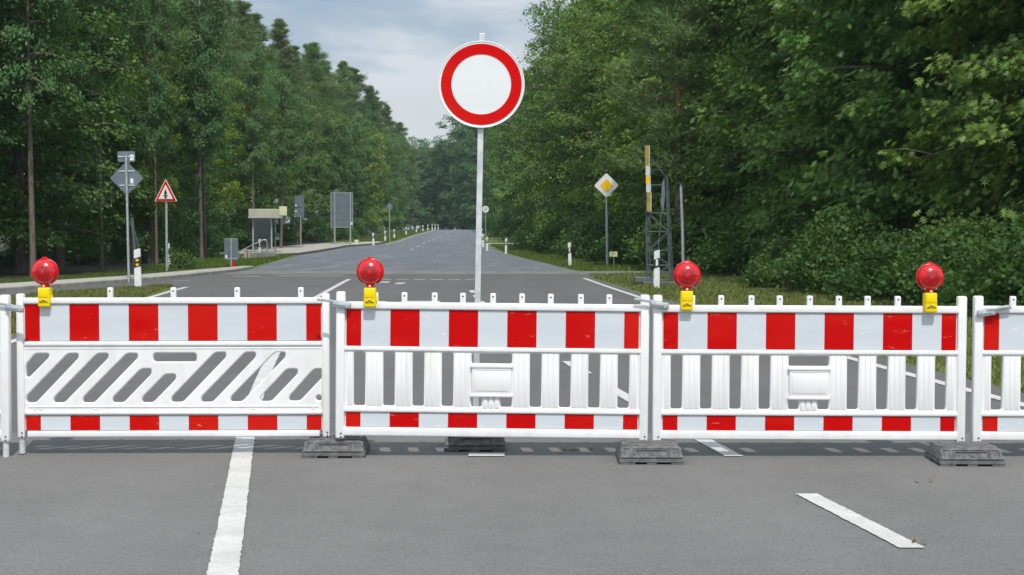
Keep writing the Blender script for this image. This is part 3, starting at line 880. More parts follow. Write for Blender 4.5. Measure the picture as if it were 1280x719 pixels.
t = thing('priority_sign', 'yellow and white diamond priority road sign on a grey pole before the right forest', 'traffic sign', (3.88, 64, 0))
t.rotation_euler = (0, R_(-.8), 0)
pole_part(t, 0, 3.0, .055, 'galv')
c = 3.3
def dmd(s, r=.06): return rounded([(0, c + s), (s, c), (0, c - s), (-s, c)], r)
m = MB(); m.prism(dmd(.53), -.08, -.066); m.build('plate', M['black'], t)
m = MB(); m.prism(dmd(.505), -.095, -.082); m.build('white_field', M['sign_white'], t)
m = MB(); m.prism(dmd(.275, .04), -.11, -.097); m.build('yellow_field', M['yellow_sign'], t)

t = thing('marker_plate', 'tiny cream number plate on a thin stake in the grass by the priority sign', 'marker', (4.05, 62.5, 0))
m = MB(); m.cyl((0, 0, -.05), (0, 0, .5), .012, n=8); m.build('stake', M['galv'], t)
m = MB(); m.box(-.02, -.02, .53, .31, .012, .20, .004); m.build('plate', M['greenish'], t)
m = MB(); m.box(-.07, -.028, .54, .02, .003, .06); m.box(-.02, -.028, .54, .02, .003, .06); m.box(.04, -.028, .54, .05, .003, .02); m.build('marks', M['black'], t)

# level crossing mast with raised boom
t = thing('crossing_mast', 'dark lattice mast of a level crossing with its yellow white boom raised', 'crossing barrier', (0, 42.2, 0))
LG = [((3.62, -.12, 0), (3.60, -.12, 2.2)), ((3.74, .35, 0), (3.70, .35, 2.2)), ((4.24, -.1, 0), (4.13, -.1, 2.95)), ((4.36, .35, 0), (4.20, .35, 2.90))]
for a, b in LG:
    m = MB(); d = Vector(b) - Vector(a); m.cyl(a, b, .032, .028, 4); m.build('leg', M['dark_steel'], t)
def lerp(p, q, f): return tuple(p[i] + (q[i] - p[i]) * f for i in range(3))
hs = [.15, .55, .95, 1.45, 1.95]
for (i, j) in ((0, 2), (1, 3), (0, 1), (2, 3)):
    for k in range(len(hs)):
        a = lerp(*LG[i], hs[k] / (2.2 if i < 2 else 2.95)); b = lerp(*LG[j], hs[k] / (2.2 if j < 2 else 2.95))
        m = MB(); m.cyl(a, b, .014, n=4); m.build('brace', M['dark_steel'], t)
        if k < len(hs) - 1:
            b2 = lerp(*LG[j], hs[k + 1] / (2.2 if j < 2 else 2.95))
            if k % 2 == 0: m = MB(); m.cyl(a, b2, .013, n=4)
            else:
                a2 = lerp(*LG[i], hs[k + 1] / (2.2 if i < 2 else 2.95)); m = MB(); m.cyl(b, a2, .013, n=4)
            m.build('brace', M['dark_steel'], t)
m = MB(); m.cyl((3.70, 0, 3.45), (4.13, 0, 2.9), .014, n=6); m.cyl((3.66, 0, 2.7), (4.13, 0, 2.7), .014, n=6); m.build('tie_rod', M['dark_steel'], t)
m = MB(); m.prism([(3.98, 2.2), (4.02, 2.75), (4.08, 2.9), (4.1, 2.4), (4.05, 1.95)], -.03, .03); m.box(3.95, 0, 1.3, .02, .02, 1.5, 0, 0, Matrix.Rotation(R_(4), 4, 'Y')); m.build('counterweight_arm', M['alu_back'], t)
for z0, z1, mt in ((1.98, 2.5, 'yellow_old'), (2.5, 2.72, 'galv_light'), (2.72, 2.95, 'yellow_sign'), (2.95, 3.2, 'galv_light'), (3.2, 3.75, 'yellow_old')):
    m = MB(); m.box(3.62 - (z0 + z1 - 5.7) * .02, -.2, (z0 + z1) / 2, .10, .05, z1 - z0 - .002, .003); m.box(3.682 - (z0 + z1 - 5.7) * .02, -.2, (z0 + z1) / 2, .02, .07, z1 - z0 - .002, 0, 1)
    m.build('boom_section', [M[mt], M['galv_light']], t)
m = MB(); m.box(3.5, .1, .16, .42, .5, .16, .03); m.box(4.0, .1, .06, 1.0, .8, .12, .02); m.build('machine_base', M['dark_steel'], t)

t = thing('bare_pole', 'thin grey bare pole in the grass right of the lattice mast', 'pole', (5.42, 50, 0))
m = MB(); m.tube([(.03, 0, -.1), (0, 0, 1.5), (-.06, 0, 2.88)], [.055, .05, .045], 12); m.build('shaft', M['galv'], t, True)
m = MB(); m.cyl((-.06, 0, 2.86), (-.06, 0, 2.95), .012, n=8); m.build('tip', M['galv'], t)

# delineator posts
def make_delineator(label, amber=False, group='white delineator posts along the road edges'):
    t = thing('delineator_post', label, 'delineator', (0, 0, 0), 0, group)
    m = MB()
    m.prism([(-.066, -.05), (.066, -.05), (.062, 1.0), (-.062, .955)], -.035, .035)
    bm_ = m.bm; bmesh.ops.bevel(bm_, geom=list(bm_.edges), offset=.012, segments=2, affect='EDGES')
    m.build('body', M['sticker'], t)
    m = MB(); m.prism([(-.069, .52), (.069, .57), (.069, .80), (-.069, .75)], -.040, .040); m.build('black_band', M['black'], t)
    m = MB(); m.prism(rounded([(-.025, .59), (.025, .60), (.025, .76), (-.025, .75)], .012), -.044, -.041)
    if amber:
        m.bm.free(); m = MB(); m.lathe([(.032, -.041), (.03, -.046), (.005, -.046)], 16, 0, 'Y', (0, 0, .60)); m.lathe([(.032, -.041), (.03, -.046), (.005, -.046)], 16, 0, 'Y', (0, 0, .71))
    m.build('reflector', M['yellow_sign'] if amber else M['sign_white'], t)
    return t
dp = make_delineator('nearest white delineator post on the right verge before the lattice mast')
dp.location = (3.66, 39.8, 0)
da = make_delineator('left white delineator post with two amber reflectors on the grass wedge', True)
da.location = (-9.42, 39.6, 0)
SP = [(2.38, 64.5, 'white delineator post left of the priority sign pole on the right verge'),
      (-.38, 97.5, 'white delineator post on green grass where the gravel track leaves'),
      (-1.75, 110, 'delineator post just right of the round sign pole, nearer of a close pair'),
      (-2.3, 124, 'delineator post just right of the round sign pole, farther of a close pair'),
      (-3.25, 168, 'distant right hand delineator post, first past the gravel track'),
      (-4.3, 215, 'most distant delineator post of the right verge, seen beside the sign pole'),
      (-13.1, 60, 'pale leaning delineator post half hidden behind the triangular sign pole'),
      (-13.95, 87, 'delineator post in the grass in front of the bus shelter'),
      (-11.45, 130, 'left verge delineator post, first beyond the direction board'),
      (-11.85, 147, 'left verge delineator post, second beyond the direction board, by the round sign'),
      (-12.2, 163, 'left verge delineator post, third beyond the direction board'),
      (-13.2, 196, 'left verge delineator post, fourth beyond the direction board'),
      (-13.5, 222, 'left verge delineator post, fifth beyond the direction board'),
      (-13.6, 240, 'left verge delineator post, sixth beyond the direction board'),
      (-13.8, 258, 'left verge delineator post, seventh beyond the direction board'),
      (-13.9, 274, 'left verge delineator post, eighth beyond the direction board near the crest'),
      (-14.3, 292, 'left verge delineator post, ninth beyond the direction board on the crest'),
      (-14.8, 315, 'tenth delineator post beyond the direction board, base hidden by the crest'),
      (-15.8, 350, 'eleventh delineator post beyond the direction board, mostly hidden by the crest'),
      (-17.3, 400, 'farthest left delineator post, just its tip above the crest')]
for x, y, lb in SP:
    c = copy_tree(dp); c['label'] = lb; c.location = (x, y, G(y)); c.rotation_euler = (R_(random.uniform(-2, 2)), R_(random.uniform(-2, 2)), R_(random.uniform(-8, 8)))
    if y > 120: c.scale = (1.25, 1.25, 1.05)
dp.rotation_euler = (0, R_(.5), 0); dp.scale = (1.15, 1, 1); da.rotation_euler = (0, R_(-1), 0); da.scale = (1.3, 1, 1.04)

# bus shelter
t = thing('bus_shelter', 'glass bus shelter with beige roof fascia and pale yellow sign box at the forest edge', 'bus shelter', (-14.75, 94, .14), R_(9))
m = MB(); m.box(0, 1.6, 2.36, 1.95, 4.0, .46, .03); m.build('roof', M['beige'], t)
m = MB(); m.box(0, 1.6, 2.09, 2.0, 4.05, .07, .01); m.build('roof_trim', M['galv'], t)
for px_ in (-.72, .38):
    for py in (.05, 3.2):
        m = MB(); m.box(px_, py, 1.02, .09, .09, 2.1, .01); m.build('shelter_post', M['galv'], t)
m = MB(); m.box(.62, 1.6, 1.02, .07, .07, 2.1, .01); m.build('shelter_post', M['galv'], t)
m = MB(); m.box(-.17, .05, 1.12, 1.0, .012, 1.8); m.build('glass_pane', M['glass'], t)
m = MB(); m.box(-.74, 1.6, 1.12, .012, 3.0, 1.8); m.build('glass_pane', M['glass'], t)
m = MB(); m.box(-.17, 3.2, 1.12, 1.0, .012, 1.8); m.build('glass_pane', M['glass'], t)
m = MB(); m.box(-.35, 1.6, .45, .42, 2.4, .05, .01); m.box(-.35, .7, .22, .05, .05, .44); m.box(-.35, 2.5, .22, .05, .05, .44); m.build('bench', M['dark_steel'], t)
m = MB(); m.box(1.06, -.32, 2.47, .46, .30, .54, .02); m.build('sign_box', M['greenish'], t)
m = MB(); m.box(.72, .4, .95, .26, .10, .42, .03); m.build('litter_bin', M['alu_back'], t)

t = thing('handrail', 'thin steel handrail rising beside the steps in front of the bus shelter', 'handrail', (0, 80, 0))
m = MB(); m.tube([(-14.0, 0, .32), (-12.75, 0, .95), (-12.62, 0, .99), (-12.5, 0, .97), (-12.47, 0, .9), (-12.47, 0, 0)], .028, 8); m.build('rail', M['galv'], t, True)
m = MB(); m.tube([(-14.0, 0, 0), (-12.5, 0, .55)], .02, 8); m.build('rail', M['galv'], t, True)
m = MB(); m.cyl((-13.9, 0, 0), (-13.9, 0, .37), .025, n=8); m.build('rail_post', M['galv'], t)
t = thing('low_wall', 'low pale concrete wall stub at the foot of the shelter steps', 'wall', (-13.0, 79, 0))
m = MB(); m.box(-.36, 0, .22, .14, .5, .62, .02); m.box(.2, 1.5, .14, .12, 3.6, .4, .02, 0, Matrix.Rotation(R_(-12), 4, 'Z')); m.build('wall_block', M['concrete'], t)
t = thing('kerb_stone', 'small pale marker stone in the grass beside the left delineators', 'stone', (-12.7, 128.5, G(128.5) + .1))
m = MB(); m.box(0, 0, .18, .35, .3, .4, .06); m.build('stone', M['greenish'], t)

# ------------------------------------------------------------------ trees
def mesh_np(name, V, F, k, mats, smooth=False):
    """V (n,3), F (m,k) uniform polygons"""
    me = bpy.data.meshes.new(name)
    me.vertices.add(len(V)); me.vertices.foreach_set('co', V.astype(np.float32).ravel())
    me.loops.add(F.size); me.loops.foreach_set('vertex_index', F.astype(np.int32).ravel())
    me.polygons.add(len(F)); me.polygons.foreach_set('loop_start', np.arange(0, F.size, k, dtype=np.int32))
    me.polygons.foreach_set('loop_total', np.full(len(F), k, dtype=np.int32))
    for m_ in mats: me.materials.append(m_)
    me.update(calc_edges=True); me.validate()
    return me

T_OAK = np.array([(0, -.08), (.07, .14), (.34, .16), (.11, .36), (.52, .50), (.13, .60), (.38, .88), (.09, .80), (0, 1.12), (-.09, .80), (-.38, .88), (-.13, .60), (-.52, .50), (-.11, .36), (-.34, .16), (-.07, .14)])
T_LEAF = np.array([(0, 0), (.26, .25), (.30, .55), (0, 1), (-.30, .55), (-.26, .25)])
T_QUAD = np.array([(0, 0), (.36, .45), (0, 1), (-.36, .45)])
T_NEED = np.array([(-.07, 0), (.07, 0), (0.0, 1.0)])

def leaves(rng, P, nrm, size, tmpl, fold=.12, dirs=None):
    n = len(P); k = len(tmpl)
    nrm = nrm / np.linalg.norm(nrm, axis=1, keepdims=True)
    d = rng.normal(size=(n, 3)) if dirs is None else dirs
    d = d - (d * nrm).sum(1, keepdims=True) * nrm
    d /= np.linalg.norm(d, axis=1, keepdims=True) + 1e-9
    s = np.cross(nrm, d)
    sz = size * rng.uniform(.65, 1.25, size=(n, 1))
    V = np.empty((n, k, 3))
    for i, (a, b) in enumerate(tmpl):
        V[:, i] = P + sz * (s * a + d * (b - .5) - nrm * (abs(a) * fold * 2 + (b * b) * fold))
    return V.reshape(-1, 3)

class Tubes:
    def __init__(s): s.V = []; s.F = []; s.n = 0
    def add(s, pts, rad, k=6):
        pts = np.array(pts, float); t = np.gradient(pts, axis=0); t /= np.linalg.norm(t, axis=1, keepdims=True) + 1e-9
        ref = np.array([0, 0, 1.0]) if abs(t[0][2]) < .8 else np.array([1.0, 0, 0])
        u = np.cross(t, ref); u /= np.linalg.norm(u, axis=1, keepdims=True) + 1e-9; w = np.cross(t, u)
        a = np.arange(k) * 2 * math.pi / k
        ring = (pts[:, None] + (u[:, None] * np.cos(a)[None, :, None] + w[:, None] * np.sin(a)[None, :, None]) * np.array(rad)[:, None, None])
        m = len(pts); s.V.append(ring.reshape(-1, 3))
        i = np.arange(m - 1)[:, None] * k; j = np.arange(k)[None]; jn = (j + 1) % k
        s.F.append((np.stack([i + j, i + jn, i + k + jn, i + k + j], -1).reshape(-1, 4)) + s.n)
        s.n += m * k
    def mesh(s, name, mat):
        me = mesh_np(name, np.concatenate(s.V), np.concatenate(s.F), 4, [mat]); me.polygons.foreach_set('use_smooth', [True] * len(me.polygons)); return me

def broad_tree(seed, H, R, cb, nb, ns, nl, size, tmpl, sig=.42, low=.35, fold=.12, flat=.5, trunk_r=.22):
    rng = np.random.default_rng(seed)
    TB = Tubes(); LB = Tubes()
    bend = rng.normal(0, .25, 2)
    def tp(h): f = h / H; return np.array([bend[0] * math.sin(f * 3), bend[1] * math.sin(f * 2.3), h])
    hs_ = np.linspace(-.2, H * .93, 12)
    TB.add([tp(h) for h in hs_], [trunk_r * (1.25 if i == 0 else 1) * (1 - .88 * max(h, 0) / H) for i, h in enumerate(hs_)], 9)
    P = []; O = []
    for b in range(nb):
        f = (b + rng.uniform(0, 1)) / nb
        h0 = cb * .9 + (H - cb) * f ** .95 * .86
        tt = max(0., (h0 - cb) / (H - cb))
        rad = R * (low + (1 - low) * math.sin(min(1, .18 + tt * .85) * math.pi * .92) ** .7) * rng.uniform(.72, 1.12)
        if tt > .75: rad *= 1 - (tt - .75) * 1.3
        az = b * 2.39996 + rng.uniform(-.4, .4)
        up = .12 + .95 * tt ** 1.2 + rng.uniform(-.12, .15)
        st = tp(h0); L = rad
        npt = 7; pts = []
        side = rng.uniform(-.35, .35)
        for i in range(npt):
            g = i / (npt - 1)
            a2 = az + side * g
            pts.append(st + np.array([math.cos(a2) * L * g, math.sin(a2) * L * g, L * (up * g - .28 * g * g * (1.2 - tt))]))
        pts = np.array(pts)
        r0 = trunk_r * (.42 - .2 * tt)
        LB.add(pts, np.linspace(r0, .012, npt), 6)
        for s_ in range(ns):
            g = rng.uniform(.30, 1.05)
            q = g * (npt - 1); i = min(int(q), npt - 2); c = pts[i] + (pts[i + 1] - pts[i]) * (q - i)
            spread = .18 + .42 * rad * (.25 + .55 * math.sin(min(g, 1) * math.pi * .75))
            off = np.clip(rng.normal(0, 1, 3), -1.5, 1.5) * np.array([spread, spread, spread * .5]) * .62
            e = c + off
            if s_ % 3 == 0: LB.add([c, c * .5 + e * .5 + (0, 0, .08), e], [.016, .011, .005], 4)
            sg = sig * rng.uniform(.7, 1.25)
            pp = rng.normal(0, 1, (nl, 3)) * np.array([sg, sg, sg * flat]) * .62 + e
            pp[:, 2] -= .18 * ((pp[:, 0] - e[0]) ** 2 + (pp[:, 1] - e[1]) ** 2) / sg
            P.append(pp); od = e - tp(min(max(e[2], 0), H)); od[2] *= .3
            O.append(np.repeat((od / (np.linalg.norm(od) + .01))[None], nl, 0))
    P = np.concatenate(P); O = np.concatenate(O)
    keep = (P[:, 2] > .15) & (np.hypot(P[:, 0], P[:, 1]) < R * 1.12); P = P[keep]; O = O[keep]
    nrm = np.array([0, 0, .85]) + O * .55 + rng.normal(0, .48, P.shape)
    V = leaves(rng, P, nrm, size, tmpl, fold, O + rng.normal(0, .8, P.shape) + (0, 0, -.35))
    k = len(tmpl)
    return TB.mesh('trunk', M['bark']), LB.mesh('limbs', M['bark']), mesh_np('crown', V, np.arange(len(V)).reshape(-1, k), k, [M['oakleaf'] if k == 16 else M['leaf']])

def pine_tree(seed, H, R, cb, nb, ncl, nn, size=.34, trunk_r=.19, dead=14, wid=1.0):
    rng = np.random.default_rng(seed)
    TB = Tubes(); LB = Tubes()
    bend = rng.normal(0, .22, 2)
    def tp(h): f = h / H; return np.array([bend[0] * math.sin(f * 3), bend[1] * math.sin(f * 2.6), h])
    hs_ = np.linspace(-.2, H * .985, 14)
    TB.add([tp(h) for h in hs_], [trunk_r * (1.2 if i == 0 else 1) * (1 - .93 * max(h, 0) / H) for i, h in enumerate(hs_)], 9)
    P = []; Dd = []
    for b in range(nb):
        f = (b + rng.uniform(0, 1)) / nb
        h0 = cb + (H - cb) * f ** .93 * .985
        tt = (h0 - cb) / (H - cb)
        rad = (R * (min(1, .55 + tt * 1.6)) * (1 - tt) ** .80 + .10) * rng.uniform(.5, 1.3)
        az = b * 2.39996 + rng.uniform(-.7, .7)
        up = -.05 + .7 * tt ** 1.5 + rng.uniform(-.12, .2)
        st = tp(h0); npt = 5
        pts = np.array([st + np.array([math.cos(az + .2 * g) * rad * g, math.sin(az + .2 * g) * rad * g, rad * (up * g + .18 * g * g)]) for g in np.linspace(0, 1, npt)])
        LB.add(pts, np.linspace(trunk_r * .26 * (1 - .6 * tt), .012, npt), 5)
        for c_ in range(ncl):
            g = rng.uniform(.25, 1.0) ** .8
            q = g * (npt - 1); i = min(int(q), npt - 2); c = pts[i] + (pts[i + 1] - pts[i]) * (q - i)
            sp = .07 + .33 * rad * math.sin(min(1, g + .1) * math.pi * .8) * wid
            e = c + np.clip(rng.normal(0, 1, 3), -1.6, 1.6) * np.array([sp, sp, sp * .32]) + (0, 0, .08)
            pp = e + rng.normal(0, 1, (nn, 3)) * np.array([.24, .24, .13]) * min(1, .45 + rad * .4)
            dd = (pp - e) * 3 + rng.normal(0, .35, (nn, 3)) + np.array([math.cos(az) * .5, math.sin(az) * .5, .65])
            P.append(pp); Dd.append(dd)
    for b in range(dead):
        h0 = rng.uniform(cb * .3, cb); az = rng.uniform(0, 6.28); L = rng.uniform(.4, 1.4); st = tp(h0)
        LB.add([st, st + (math.cos(az) * L * .6, math.sin(az) * L * .6, -.05), st + (math.cos(az) * L, math.sin(az) * L, -.25)], [.025, .015, .006], 4)
    P = np.concatenate(P); Dd = np.concatenate(Dd)
    nrm = np.cross(Dd, rng.normal(0, 1, Dd.shape)) + (0, 0, .2)
    V = leaves(rng, P, nrm, size, T_NEED, 0, Dd)
    return TB.mesh('trunk', M['pinebark']), LB.mesh('limbs', M['pinebark']), mesh_np('crown', V, np.arange(len(V)).reshape(-1, 3), 3, [M['needle']])

def shrub_mesh(seed, H, R, n_sp, nl, size, tmpl):
    rng = np.random.default_rng(seed); LB = Tubes(); P = []
    for s_ in range(n_sp):
        az = rng.uniform(0, 6.283); rr = R * rng.uniform(.1, 1) ** .6; h = H * (1 - (rr / R) ** 2 * .75) * rng.uniform(.25, 1)
        e = np.array([math.cos(az) * rr, math.sin(az) * rr, max(h, .15)])
        if s_ % 3 == 0: LB.add([(e[0] * .1, e[1] * .1, 0), (e[0] * .55, e[1] * .55, e[2] * .7), tuple(e)], [.03, .018, .006], 4)
        P.append(rng.normal(0, 1, (nl, 3)) * np.array([.3, .3, .18]) * max(.5, R / 2.2) + e)
    P = np.concatenate(P); P = P[P[:, 2] > .03]
    nrm = np.array([0, 0, .8]) + rng.normal(0, .6, P.shape)
    V = leaves(rng, P, nrm, size, tmpl); k = len(tmpl)
    return None, LB.mesh('stems', M['bark']), mesh_np('foliage', V, np.arange(len(V)).reshape(-1, k), k, [M['oakleaf'] if k == 16 else M['leaf']])

VAR = {
    'oakA': (broad_tree(11, 15.0, 4.2, .9, 54, 16, 70, .20, T_OAK, .46, .80, flat=.42, trunk_r=.27), 15.0),
    'oakB': (broad_tree(23, 14.0, 4.0, .7, 52, 16, 70, .20, T_OAK, .48, .85, flat=.42, trunk_r=.24), 14.0),
    'oakC': (broad_tree(37, 16.0, 3.9, 1.0, 50, 15, 62, .17, T_LEAF, .46, .80, flat=.45, trunk_r=.24), 16.0),
    'brdA': (broad_tree(41, 13.0, 3.4, 3.1, 44, 14, 66, .15, T_LEAF, .42, .55, flat=.5), 13.0),
    'brdB': (broad_tree(52, 14.0, 3.2, 3.4, 42, 14, 66, .15, T_LEAF, .40, .5, flat=.55), 14.0),
    'brdC': (broad_tree(61, 12.0, 3.6, 1.4, 44, 14, 66, .15, T_LEAF, .44, .6, flat=.5), 12.0),
    'farA': (broad_tree(71, 16.0, 4.0, 1.0, 42, 12, 46, .25, T_QUAD, .50, .75, flat=.55), 16.0),
    'farB': (broad_tree(83, 16.0, 3.6, 1.4, 40, 12, 46, .25, T_QUAD, .50, .7, flat=.55), 16.0),
    'pineA': (pine_tree(91, 19.0, 3.2, 6.0, 56, 17, 42, .30), 19.0),
    'pineB': (pine_tree(97, 20.0, 3.0, 7.5, 50, 17, 42, .30), 20.0),
    'pineC': (pine_tree(103, 18.0, 3.4, 4.5, 58, 17, 42, .30), 18.0),
    'pineD': (pine_tree(107, 18.0, 2.4, 9.2, 34, 16, 42, .30, trunk_r=.20, dead=20), 18.0),
    'slim': (broad_tree(131, 14.0, 2.6, 6.2, 26, 12, 60, .15, T_LEAF, .4, .6, flat=.5, trunk_r=.16), 14.0),
    'shrA': (shrub_mesh(111, 2.6, 2.0, 90, 60, .15, T_LEAF), 2.6),
    'shrB': (shrub_mesh(117, 2.2, 1.8, 80, 60, .15, T_OAK), 2.2),
    'bush': (shrub_mesh(123, .9, .55, 26, 28, .10, T_LEAF), .9),
}
PLANTS = []
LAND = {'L': [(-1e4, 30, 'at the left picture edge'), (30, 85, 'behind the leftmost warning lamp'), (85, 135, 'left of the grey diamond sign back'), (135, 180, 'behind the grey diamond sign back'),
              (180, 240, 'behind the triangular warning sign'), (240, 300, 'above the low grey sign back'), (300, 365, 'behind the bus shelter'), (365, 400, 'behind the narrow grey sign back'),
              (400, 450, 'behind the big direction board'), (450, 500, 'above the left delineator posts'), (500, 548, 'where the left road edge meets the crest'), (548, 1e4, 'closing the view beyond the crest')],
        'R': [(-1e4, 600, 'closing the view left of the sign pole'), (600, 640, 'beside the pale striped round sign'), (640, 690, 'right of the round red ringed sign'), (690, 735, 'above the right verge delineator post'), (735, 790, 'behind the priority road sign'),
              (790, 870, 'behind the lattice crossing mast'), (870, 960, 'right of the bare pole'), (960, 1060, 'above the middle of the third barrier panel'), (1060, 1140, 'left of the rightmost warning lamp'),
              (1140, 1200, 'behind the rightmost warning lamp'), (1200, 1e4, 'at the right picture edge')]}
def plant(var, x, y, h, color, kindname, cat, adj, rz=None, wx=1.0, group=None, side=None):
    (tk, lm, cr), H0 = VAR[var]
    s = h / H0
    t = thing(kindname, None, cat, (x, y, G(y)), rz if rz is not None else random.uniform(0, 6.28), group, scale=(s * wx, s * wx, s))
    for nm, me in (('trunk', tk), ('limbs' if tk else 'stems', lm), ('crown' if tk else 'foliage', cr)):
        if me is None: continue
        o = bpy.data.objects.new(nm, me); link(o, t)
        if nm in ('crown', 'foliage'): o.color = (*color, 1)
    PLANTS.append((t, x, y, h, adj, side or ('L' if x < -6 else 'R')))
    return t

rr = random.Random(5)
def jit(c, a=.12): 
    k = 1 + rr.uniform(-a, a); return tuple(v * k * (1 + rr.uniform(-a * .4, a * .4)) for v in c)
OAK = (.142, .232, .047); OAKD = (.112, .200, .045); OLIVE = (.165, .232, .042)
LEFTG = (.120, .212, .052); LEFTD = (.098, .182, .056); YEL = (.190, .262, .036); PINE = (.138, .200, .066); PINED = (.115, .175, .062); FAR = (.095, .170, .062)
# right forest front row
for i, (x, y, h, v, c, wx) in enumerate([
    (13.6, 27.5, 13.5, 'oakB', OAKD, 1.0), (11.4, 33.5, 14.5, 'oakA', OAK, 1.0), (10.2, 41, 15, 'oakB', OAKD, 1.0), (9.4, 49, 15.5, 'oakA', OAK, 1.0),
    (8.6, 58, 15, 'oakC', OAK, 1.0), (7.4, 68, 15.5, 'oakB', OLIVE, 1.0), (6.9, 77, 16, 'oakC', OAK, 1.0), (6.0, 87, 16.5, 'oakC', OLIVE, 1.0),
    (5.3, 98, 16.5, 'oakC', OAK, 1.0), (4.9, 110, 16.5, 'brdC', OAKD, 1.0), (4.3, 122, 16.5, 'oakC', OAK, .9), (3.6, 137, 16.5, 'farA', OLIVE, .95),
    (3.0, 155, 16.5, 'farB', OAK, 1.0), (1.6, 175, 17, 'farA', OAKD, 1.0), (.4, 198, 16.5, 'farB', OAK, 1.0), (-.8, 225, 17, 'farA', OAKD, 1.0), (-2.0, 258, 18, 'farB', FAR, 1.0)]):
    x += 1.1 if y < 90 else .4
    plant(v, x, y, h, jit(c), 'oak_tree' if v[:3] == 'oak' else 'broadleaf_tree', 'tree', 'leafy green oak' if v[:3] == 'oak' else 'green broadleaf tree', wx=wx, group='trees of the right forest edge')
# right forest second row
for i, (x, y, h, v, c) in enumerate([
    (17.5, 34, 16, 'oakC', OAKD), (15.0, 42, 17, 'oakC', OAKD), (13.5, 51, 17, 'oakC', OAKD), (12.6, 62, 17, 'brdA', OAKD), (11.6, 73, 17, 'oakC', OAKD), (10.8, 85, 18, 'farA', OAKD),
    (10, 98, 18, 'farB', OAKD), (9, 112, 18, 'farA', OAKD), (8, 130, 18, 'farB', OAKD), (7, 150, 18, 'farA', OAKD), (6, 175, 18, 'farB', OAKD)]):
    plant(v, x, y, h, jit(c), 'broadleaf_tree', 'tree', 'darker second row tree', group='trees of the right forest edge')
plant('pineC', 6.3, 60, 14, jit(PINE), 'pine_tree', 'tree', 'lone blue green pine', group='trees of the right forest edge')
# right understory
for i, (x, y, s_) in enumerate([(9.3, 24.6, .62), (9.0, 27.4, .7), (8.6, 30.2, .74), (8.1, 33.2, .78), (7.7, 36.4, .8), (7.3, 40.2, .8), (12.4, 31.5, .9), (11.2, 36.5, .95), (10.2, 41, .9), (8.9, 46, 1.0), (7.7, 50.5, 1.0), (8.3, 54.5, .9), (6.8, 59.5, 1.1), (5.9, 66, 1.1), (5.4, 72, 1.15), (4.6, 79, 1.2),
                                 (4.1, 86, 1.2), (3.6, 94, 1.3), (3.0, 103, 1.3), (2.7, 113, 1.4), (2.2, 124, 1.4), (1.6, 145, 1.5), (.6, 162, 1.6), (-.6, 185, 1.6), (-1.6, 212, 1.7)]):
    plant('shrB' if i % 2 and y < 60 else 'shrA', x, y, 2.2 * s_ * rr.uniform(.8, 1.2), jit((.070, .130, .032), .2), 'forest_shrub', 'shrub', 'low leafy shrub', group='shrubs under the right forest edge')
# left forest front row
for i, (x, y, h, v, c, wx) in enumerate([
    (-18.6, 43, 14, 'brdA', LEFTD, 1.1), (-16.6, 47.5, 14.5, 'brdB', LEFTD, 1.2), (-15.2, 53, 12, 'brdC', LEFTG, 1.05), (-16.6, 61.5, 13, 'brdA', LEFTD, 1.0), (-14.9, 67, 9.0, 'brdB', YEL, 1.0),
    (-17.4, 74, 12, 'brdC', LEFTG, 1.0), (-17.8, 82, 10.5, 'brdA', LEFTG, 1.0), (-18.2, 90, 11, 'brdC', LEFTD, 1.05), (-18.4, 99, 11, 'brdB', YEL, 1.1), (-19.0, 107, 12.5, 'brdC', LEFTG, 1.05),
    (-18.6, 118, 11.5, 'brdA', YEL, 1.15), (-19.4, 128, 13, 'brdC', LEFTG, 1.1), (-17.6, 139, 12.5, 'brdB', LEFTG, 1.1), (-17.0, 152, 12.5, 'farA', LEFTG, .9), (-16.6, 167, 13, 'farB', LEFTD, .95),
    (-17.2, 184, 13, 'farA', LEFTG, .95), (-17.6, 204, 13.5, 'farB', YEL, .9), (-18, 226, 14, 'farA', LEFTG, .95), (-18.5, 252, 15, 'farB', LEFTD, 1), (-19.5, 285, 15, 'farA', LEFTG, 1)]):
    x -= 1.3
    plant(v, x, y, h, jit(c, .2), 'broadleaf_tree', 'tree', 'yellow green young tree' if c is YEL else 'front row broadleaf tree', wx=wx, group='trees of the left forest edge')
